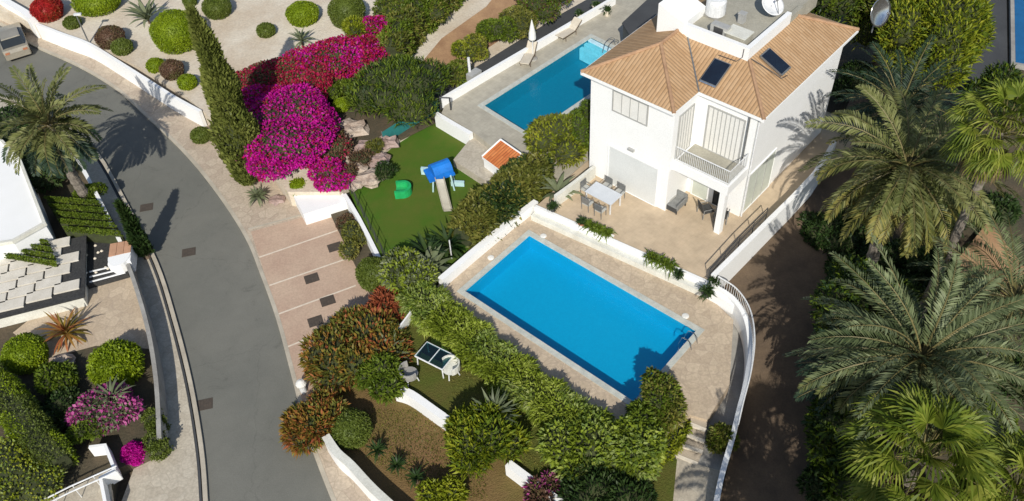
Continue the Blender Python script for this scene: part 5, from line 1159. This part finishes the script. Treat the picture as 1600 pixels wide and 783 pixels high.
# hedge strip between lawn and villa
hedge('hedge', 'broad mixed hedge between the playground lawn and the pool wall', [(720, 372), (762, 336), (806, 300), (848, 262)], 1.0, 1.9, 2.0, 'olive', 9500, 71, .36, .11, None, .45, .45, .3, mat2='dark')
bush('shrub', 'yellow-flecked golden bush beside the left villa wall', 'bush', 878, 222, 1.4, 1.7, 2.6, 'ygreen', 6000, .32, .09, 8, 72, None, .5, .5, mat2='olive', frac2=.4)
bush('shrub', 'narrow deep green bush squeezed between teal pool and villa wall', 'bush', 910, 205, 1.6, .7, 3.0, 'green', 4600, .16, .08, 6, 73, None, .5, .4, ry=1.6, rot=R(-44))
rosette('strap_leaved_plant', 'pale sea-green arching leaves at the left end wall of the terrace', 872, 296, 1.6, 16, 1.5, .22, 'grey', 74, e0=70, e1=30)
for i, (x, y, l) in enumerate([(668, 395, 'dark spiky plant at the bottom left corner of the lawn'), (700, 380, 'dark spiky plant at the lawn corner near the glass fence')]):
    rosette('yucca_plant', l, x, y, 1.0, 44, 1.5, .13, 'dark', 75+i, group='dark spiky plants at the lawn corner', e1=-5)
rosette('agave_plant', 'large pale grey-green agave between the lawn corner and the pool wall', 672, 418, 1.0, 40, 1.5, .24, 'grey', 78, e1=0)
bush('shrub', 'olive shrub filling the corner between lawn wall and main hedge', 'bush', 640, 425, 1.0, 1.3, 1.6, 'hedge', 3800, .3, .1, 7, 79, None, .5, .4, mat2='grey', frac2=.3)
# bed along the parking
bush('shrub', 'olive low shrub in the bed beside the upper parking bays', 'bush', 553, 375, .35, .75, .9, 'olive', 1700, .18, .08, 5, 81, 'shrubs in the bed by the parking', ry=1.1)
bush('shrub', 'small dark shrub at the top of the bed by the parking', 'bush', 538, 347, .35, .5, .6, 'brownish', 900, .16, .07, 4, 82, 'shrubs in the bed by the parking')
ball('round_shrub', 'smooth dark green egg-shaped bush in the bed beside the white wall', 583, 425, .35, .85, 1.6, 'topiary2', 83, 3200, group='shrubs in the bed by the parking')
bush('shrub', 'rusty red plant at the lower end of the white parking wall', 'bush', 607, 478, .5, .95, 1.2, 'rusty', 2200, .34, .09, 5, 84, None, .6, .4)
bush('shrub', 'large red-tipped bush overhanging the lower parking bays', 'bush', 556, 548, .12, 2.05, 2.1, 'olive', 9000, .42, .11, 12, 85, 'red-tipped bushes by the road', .6, .45, mat2='croton', frac2=.38)
bush('shrub', 'red-tipped low bush at the road edge beside the white bollard', 'bush', 497, 655, .12, 1.35, 1.4, 'olive', 4600, .40, .10, 7, 86, 'red-tipped bushes by the road', .6, .45, mat2='croton', frac2=.6)
ball('round_shrub', 'smooth green ball bush inside the lower white corner wall', 548, 668, .5, .88, 1.25, 'topiary2', 87, 3000, group=None)
bush('shrub', 'dark olive shrub right of the red-tipped bush', 'bush', 600, 590, .5, 1.2, 1.5, 'green', 3000, .3, .1, 6, 88, None, .5, .4)
rosette('dark_plant', 'tall grey-green strap plant between red-tipped bush and glass table', 612, 552, .7, 26, 1.3, .16, 'grey', 89, e1=20)
# main hedge and bushes around the pool
hedge('hedge', 'long bright green leafy hedge along the lower left side of the large pool', [(640, 458), (697, 502), (757, 552), (817, 600), (877, 645), (925, 682)], 1.0, 1.5, 1.15, 'hedge', 20000, 91, .32, .075, None, .5, .4, .32, mat2='hedgepale')
bush('shrub', 'pale green leafy end bush of the long hedge with a light stem', 'bush', 905, 690, .8, 1.5, 1.8, 'hedgepale', 5200, .34, .12, 8, 92, None, .55, .3, mat2='hedge', frac2=.5)
bush('shrub', 'curly-leaved bush right of the pale hedge end', 'bush', 985, 700, .8, 1.35, 1.9, 'hedge', 5000, .30, .16, 8, 93, None, .5, .3, mat2='hedgepale', frac2=.3)
bush('shrub', 'olive-green bush at the bottom corner of the large pool beside the steps', 'bush', 1033, 620, 1.0, .80, 1.6, 'green', 4600, .26, .10, 8, 94, None, .5, .4, ry=1.5, mat2='olive', frac2=.4)
bush('shrub', 'rounded olive shrub at the foot of the curved white wall beside the steps', 'bush', 1131, 688, .7, .55, 1.1, 'olive', 2600, .22, .09, 6, 95, None, .5, .4, mat2='green', frac2=.3)
bush('shrub', 'dense bush between hedge end and pool corner bush', 'bush', 1008, 660, 1.0, .9, 1.5, 'green', 2600, .26, .1, 6, 96, None, .5, .4)
hedge('edging_plants', 'low olive ground plants beside the left edge of the steps', [(1070, 660), (1050, 690), (1025, 718)], .8, .7, .5, 'ygreen', 1600, 97, .18, .07, None, .4, .4, .3, cat='hedge')
bush('shrub', 'large yellow-green bush with silvery upright tips in the brown garden', 'bush', 760, 692, .5, 1.65, 2.5, 'ygreen', 9000, .40, .085, 9, 98, None, .4, .95, mat2='green', frac2=.35)
rosette('silver_plant', 'silvery upright leaves growing from the back of the yellow-green bush', 772, 650, .8, 40, 1.5, .13, 'grey', 99, h=1.0, e0=88, e1=50, stem=1.2)
bush('shrub', 'small yellow-green bush at the bottom edge inside the pavement wall', 'bush', 690, 776, .5, .9, 1.1, 'ygreen', 2200, .28, .09, 5, 100, None, .55, .4)
bush('shrub', 'dark purple plant on the bottom white wall piece', 'bush', 853, 770, .6, .7, 1.1, 'dullpink', 1300, .32, .10, 4, 101, None, .6, .3, mat2='brownish', frac2=.6)
for i, (x, y, l) in enumerate([(590, 705, 'small dark spiky plant nearest the ball bush'), (620, 728, 'small dark spiky plant second from the ball bush'), (650, 748, 'small dark spiky plant in the middle of the wall row')]):
    rosette('spiky_plant', l, x, y, .5, 30, .6, .07, 'dark', 110+i, group='spiky plants behind the pavement wall', e1=20)
for i, (x, y, l) in enumerate([(925, 762, 'dark leafy bush at the bottom edge right of the purple plant'), (975, 790, 'dark leafy bush at the bottom edge below the curly-leaved bush')]):
    bush('shrub', l, 'bush', x, y, .7, 1.2, 1.6, 'dark', 3000, .34, .09, 7, 120+i, 'dark bushes at the bottom edge', .6, .5)
rng1 = np.random.default_rng(77); gv = []
for (x0, x1, y0, y1, z, n) in ((540, 760, 640, 780, .5, 5200), (700, 960, 560, 760, 1.0, 4600)):
    xs = rng1.uniform(x0, x1, n); ys = rng1.uniform(y0, y1, n); P = np.array([at(a, b, z) for a, b in zip(xs, ys)])
    if z == .5: ok = (ys-(612+.62*(xs-622)) > 8) & (ys < 705+.72*(xs-530)-22)
    else: ok = (ys-(612+.66*(xs-622)) < -14) & (ys > 470+.74*(xs-640))
    P = P[ok]; gv.append(leaves(P, rng1.normal(size=P.shape)*.6+np.array([0, 0, 1.0]), .11, .035, rng1, 0))
V, Fa = cat_(gv); tag(raw('rough_grass', V, Fa, G['olive']), 'short dry grass tufts over the brown lower garden', 'grass', kind='stuff')
# left plot plants
ball('round_shrub', 'round yellow-green bush at the left edge below the slab canopy', 37, 550, .6, 1.0, 1.5, 'topiary', 131, 3600, group='round bushes in the left plot')
ball('round_shrub', 'leafy yellow-green round bush near the grey plot wall', 180, 567, .6, 1.15, 1.6, 'topiary', 132, 3600, group='round bushes in the left plot', L=.22, W=.09)
rosette('brown_plant', 'brownish arching palm-like plant below the slab canopy', 100, 515, .6, 44, 1.5, .10, 'croton', 133, e1=-10)
rock('rock', 'pale boulder below the brownish arching plant', 97, 568, .6, .7, .5, 'rock', 12)
bush('shrub', 'mid-green leafy bush left of the dull pink bougainvillea', 'bush', 84, 598, .6, .95, 1.0, 'green', 2300, .22, .12, 5, 134, 'green bushes in the left plot')
bush('bougainvillea', 'dull pink bougainvillea with grey spiky leaves in the left plot', 'bougainvillea', 170, 640, .6, 1.65, 1.4, 'dullpink', 5200, .2, .14, 9, 135, None, .5, .3, ry=1.1, mat2='grey', frac2=.25)
rosette('spiky_plant', 'grey spiky tuft growing out of the dull pink bougainvillea', 172, 618, .6, 36, 1.2, .10, 'grey', 136, h=.9, e1=15, stem=1.0)
bush('shrub', 'bright green bush in front of the dull pink bougainvillea', 'bush', 140, 678, .6, .95, 1.2, 'green', 2600, .16, .1, 5, 137, 'green bushes in the left plot')
ball('flowering_shrub', 'small vivid magenta ball bush by the left stair corner', 208, 708, .2, .52, .8, 'magenta', 138, 1500, group=None, cat='bush')
hedge('hedge', 'upper of two small box hedges beside the left pavement', [(228, 668), (258, 652)], .2, .9, 1.0, 'topiary2', 2600, 139, .1, .07, 'box hedges by the left pavement', .4, .2, .06, sq=6)
hedge('hedge', 'lower of two small box hedges beside the left pavement', [(230, 702), (262, 688)], .2, .9, 1.0, 'topiary2', 2600, 140, .1, .07, 'box hedges by the left pavement', .4, .2, .06, sq=6)
hedge('hedge', 'big rounded green hedge running diagonally down the left edge', [(-20, 590), (25, 640), (62, 690), (98, 728)], .6, 1.5, 1.7, 'topiary2', 13000, 141, .12, .06, None, .5, .3, .08, mat2='topiary')
bush('shrub', 'dark leafy bush in shade between the left hedge and the pink flowers', 'bush', 85, 650, .6, 1.2, .9, 'dark', 2600, .22, .1, 6, 142, None)
for i, (x0, y0, x1, y1, rows, lab) in enumerate([(80, 345, 128, 376, 5, 'clipped green hedge block with parallel dark furrows beside the left white wall'), (8, 372, 72, 412, 5, 'clipped green hedge block with parallel furrows at the left edge')]):
    e = empty('furrowed_hedge', (*at((x0+x1)/2, (y0+y1)/2, 1)[:2], .6), lab, 'hedge', 'furrowed hedge blocks'); rg2 = np.random.default_rng(150+i); vs_ = []; cm = MB()
    if i == 0: A_, B_, D_ = at(76, 318, 1.6), at(120, 388, 1.6), at(158, 292, 1.6)
    else: A_, B_, D_ = at(-10, 362, 1.6), at(10, 425, 1.6), at(70, 350, 1.6)
    dd = D_-A_
    for k in range(rows):
        s0 = A_+(B_-A_)*((k+.5)/rows*.86-.16); n_ = 1300; wdt = np.linalg.norm((B_-A_)[:2])/rows
        dirn = (dd*(.80 if i == 0 else .95)+(B_-A_)*.42)
        t = rg2.uniform(0, 1, n_); a = rg2.uniform(-.3, math.pi+.3, n_); nn = (B_-A_)/np.linalg.norm(B_-A_)
        P = s0+dirn*t[:, None]+nn*(np.cos(a)*wdt*.13)[:, None]+np.array([0, 0, 1])*(np.sin(a)*.22+.05)[:, None]
        vs_.append(leaves(P, rg2.normal(size=P.shape)+np.array([0, 0, .9]), .10, .07, rg2, .1))
        cm.wall([s0[:2], (s0+dirn)[:2]], wdt*.14, 1.6, .6)
    V, Fa = cat_(vs_); raw('foliage', V, Fa, G['green'], e); cm.build('branches', MT['twig'], e)
bush('shrub', 'bright green low shrub above the furrowed hedge by the white wall', 'bush', 140, 305, .6, .9, 1.0, 'green', 2200, .2, .1, 5, 152, None)
feather_palm('tall feather palm at the left edge spreading over the bend of the road', 76, 196, 6.4, .6, 3.7, 40, 161, 'palm', 'palmdark', sta=34, ll=.62, lw=.11, e1=-35)
bush('shrub', 'dark shaded bushes beneath the left feather palm', 'bush', 55, 262, .6, 2.0, 1.6, 'dark', 4200, .3, .12, 8, 162, None)
bush('shrub', 'dark shaded bush behind the white flat-roofed building at the left edge', 'bush', 20, 205, .6, 2.0, 1.6, 'dark', 3600, .3, .12, 8, 163, None)
# right side palms
feather_palm('huge feather palm with its heart in full view to the right of the villa', 1418, 262, 8.2, .3, 5.0, 84, 171, 'palm', 'palmyel', e0=62, e1=-42, sta=46, ll=.62, lw=.085)
feather_palm('blue-green feather palm below the huge one at the right', 1440, 560, 7.0, .3, 5.0, 84, 172, 'palmblue', 'palm', e0=66, e1=-30, sta=46, ll=.6, lw=.08)
feather_palm('dark shaded feather palm behind the huge one', 1405, 172, 5.6, .3, 4.2, 52, 173, 'palmdark', None, e0=70, e1=-15, sta=38, ll=.6, lw=.07)
feather_palm('feather palm at the right edge low beside the bright fan palm', 1585, 470, 6.4, .3, 4.6, 60, 174, 'palmblue', 'palm', e0=60, e1=-30, sta=40, ll=.6, lw=.06)
feather_palm('shaded feather palm whose left fronds overhang the driveway', 1345, 590, 4.6, .3, 3.1, 40, 175, 'palmdark', None, e0=60, e1=-20, sta=34, ll=.5, lw=.07)
fan_palm('bright yellow-green fan palm at the bottom right', 1440, 715, 7.0, .2, 2.8, 30, 181, dead=8, seg=26, tr=.2)
fan_palm('bright fan palm with tall bare trunk at the right edge', 1566, 205, 12.5, .2, 2.1, 34, 182, dead=14, seg=24, tr=.17)
fan_palm('fan palm cut by the bottom right corner', 1590, 770, 6.6, .2, 2.3, 30, 183, dead=6, seg=24, tr=.2)
fan_palm('fan palm below the bottom edge shading the lower driveway', 1360, 905, 7.2, .2, 2.5, 36, 184, dead=8, seg=24, tr=.2)
feather_palm('feather palm below the bottom edge at the foot of the driveway', 1300, 1010, 6.5, .2, 4.0, 50, 185, 'palm', None, sta=36, ll=.6, lw=.08)
# trees top right
def tree(label, px, py, z0, hgt, r, mat, mat2, seed, n=12000, L=.45, W=.09, group='trees behind the villa', up=.8, k=16):
    rng = np.random.default_rng(seed); c = at(px, py, z0+hgt*.65); b = np.array([c[0], c[1], z0]); e = empty('tree', b, label, 'tree', group)
    lu = lumps(b+[0, 0, hgt*.6], (r, r, hgt*.42), k, rng, -.5, .68, .42); V, Fa = lump_leaves(lu, n, L, W, rng, .45, up, depth=.3)
    pick = rng.random(len(Fa)) < .35; raw('crown', V, Fa, None, e, mats=[G[mat], G[mat2]], mi=pick.astype(int))
    cr = core(lu, MT['twig'], e, .68, 'inner_branches'); m = MB(); m.tube([tuple(b), (b[0], b[1]+.1, z0+hgt*.3), tuple(b+[0, 0, hgt*.7])], [.24, .18, .08], 10)
    for q, s in lu[:6]: m.tube([(b[0], b[1]+.1, z0+hgt*.28), tuple(q)], [.1, .03], 6)
    m.build('trunk', MT['bark'], e); return e
tree('tall feathery yellow-green tree behind the palms at the top right', 1455, 55, .3, 7.5, 2.9, 'ygreen', 'green', 191, 17000)
tree('green tree at the top edge left of the yellow-green one', 1392, 15, .3, 6.5, 2.2, 'green', 'olive', 192, 9000)
tree('green tree behind the far right corner of the villa roof', 1280, -5, .3, 6.8, 2.3, 'green', 'dark', 193, 9000)
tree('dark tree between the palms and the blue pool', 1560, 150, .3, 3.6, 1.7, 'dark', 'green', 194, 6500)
k = 0
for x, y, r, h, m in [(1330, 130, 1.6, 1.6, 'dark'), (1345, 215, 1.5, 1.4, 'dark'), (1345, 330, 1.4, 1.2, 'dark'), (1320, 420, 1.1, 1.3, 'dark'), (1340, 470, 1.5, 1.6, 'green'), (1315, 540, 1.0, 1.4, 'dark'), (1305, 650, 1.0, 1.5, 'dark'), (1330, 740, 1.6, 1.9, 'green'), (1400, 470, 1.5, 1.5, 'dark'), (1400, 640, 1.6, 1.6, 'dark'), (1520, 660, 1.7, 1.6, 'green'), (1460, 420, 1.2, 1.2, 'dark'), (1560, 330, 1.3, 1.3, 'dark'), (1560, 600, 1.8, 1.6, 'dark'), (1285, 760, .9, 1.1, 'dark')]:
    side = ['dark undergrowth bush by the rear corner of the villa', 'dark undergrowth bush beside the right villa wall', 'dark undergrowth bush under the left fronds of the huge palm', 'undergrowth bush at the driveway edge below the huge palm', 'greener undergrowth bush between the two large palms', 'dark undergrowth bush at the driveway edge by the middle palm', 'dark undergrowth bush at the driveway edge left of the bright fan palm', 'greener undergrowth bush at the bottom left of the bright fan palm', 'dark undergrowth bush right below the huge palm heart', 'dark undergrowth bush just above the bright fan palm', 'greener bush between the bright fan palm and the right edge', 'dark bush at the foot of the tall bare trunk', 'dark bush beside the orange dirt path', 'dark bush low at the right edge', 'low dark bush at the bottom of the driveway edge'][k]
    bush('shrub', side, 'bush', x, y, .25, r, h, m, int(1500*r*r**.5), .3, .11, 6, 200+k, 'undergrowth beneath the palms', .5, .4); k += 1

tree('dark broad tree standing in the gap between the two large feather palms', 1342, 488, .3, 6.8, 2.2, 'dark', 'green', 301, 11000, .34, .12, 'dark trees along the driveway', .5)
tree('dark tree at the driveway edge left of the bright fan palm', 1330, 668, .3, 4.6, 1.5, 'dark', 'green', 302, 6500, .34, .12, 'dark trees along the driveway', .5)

bush('shrub', 'large pale yellow-green bush in the bottom left corner below the big rounded hedge', 'bush', 22, 745, .66, 1.9, 1.6, 'hedgepale', 7000, .16, .09, 9, 310, None, .5, .3, mat2='ygreen', frac2=.6, depth=.25)

bush('bougainvillea', 'magenta bougainvillea shoulder joining the crimson mass beside the cypress', 'bougainvillea', 412, 168, Z1, 1.9, 2.2, 'magenta', 13000, .17, .13, 10, 320, 'bougainvillea along the garden', .4, .25, ry=1.6, mat2='crimson', frac2=.3, depth=.22)
bush('bougainvillea', 'crimson bougainvillea patch hanging down in the middle beside the dark green bush', 'bougainvillea', 490, 140, Z1, 1.5, 2.0, 'crimson', 9000, .17, .13, 9, 321, 'bougainvillea along the garden', .4, .25, ry=1.3, mat2='brownish', frac2=.2, depth=.22)
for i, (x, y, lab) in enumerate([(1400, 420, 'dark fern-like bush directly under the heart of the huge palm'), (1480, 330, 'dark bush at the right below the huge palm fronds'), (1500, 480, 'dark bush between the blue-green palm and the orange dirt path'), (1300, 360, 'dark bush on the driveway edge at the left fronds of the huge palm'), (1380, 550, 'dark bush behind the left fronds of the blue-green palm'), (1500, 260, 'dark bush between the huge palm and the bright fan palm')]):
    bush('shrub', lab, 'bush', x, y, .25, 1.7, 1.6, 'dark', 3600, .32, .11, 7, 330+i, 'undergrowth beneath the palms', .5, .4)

conifer('slim dark young cypress added at the left kerb to cast a spear-shaped shadow', 230, 402, .12, 3.8, .42, 'dark', 401, 2600)  # unseen tree, added to throw the spear-shaped shadow onto the road
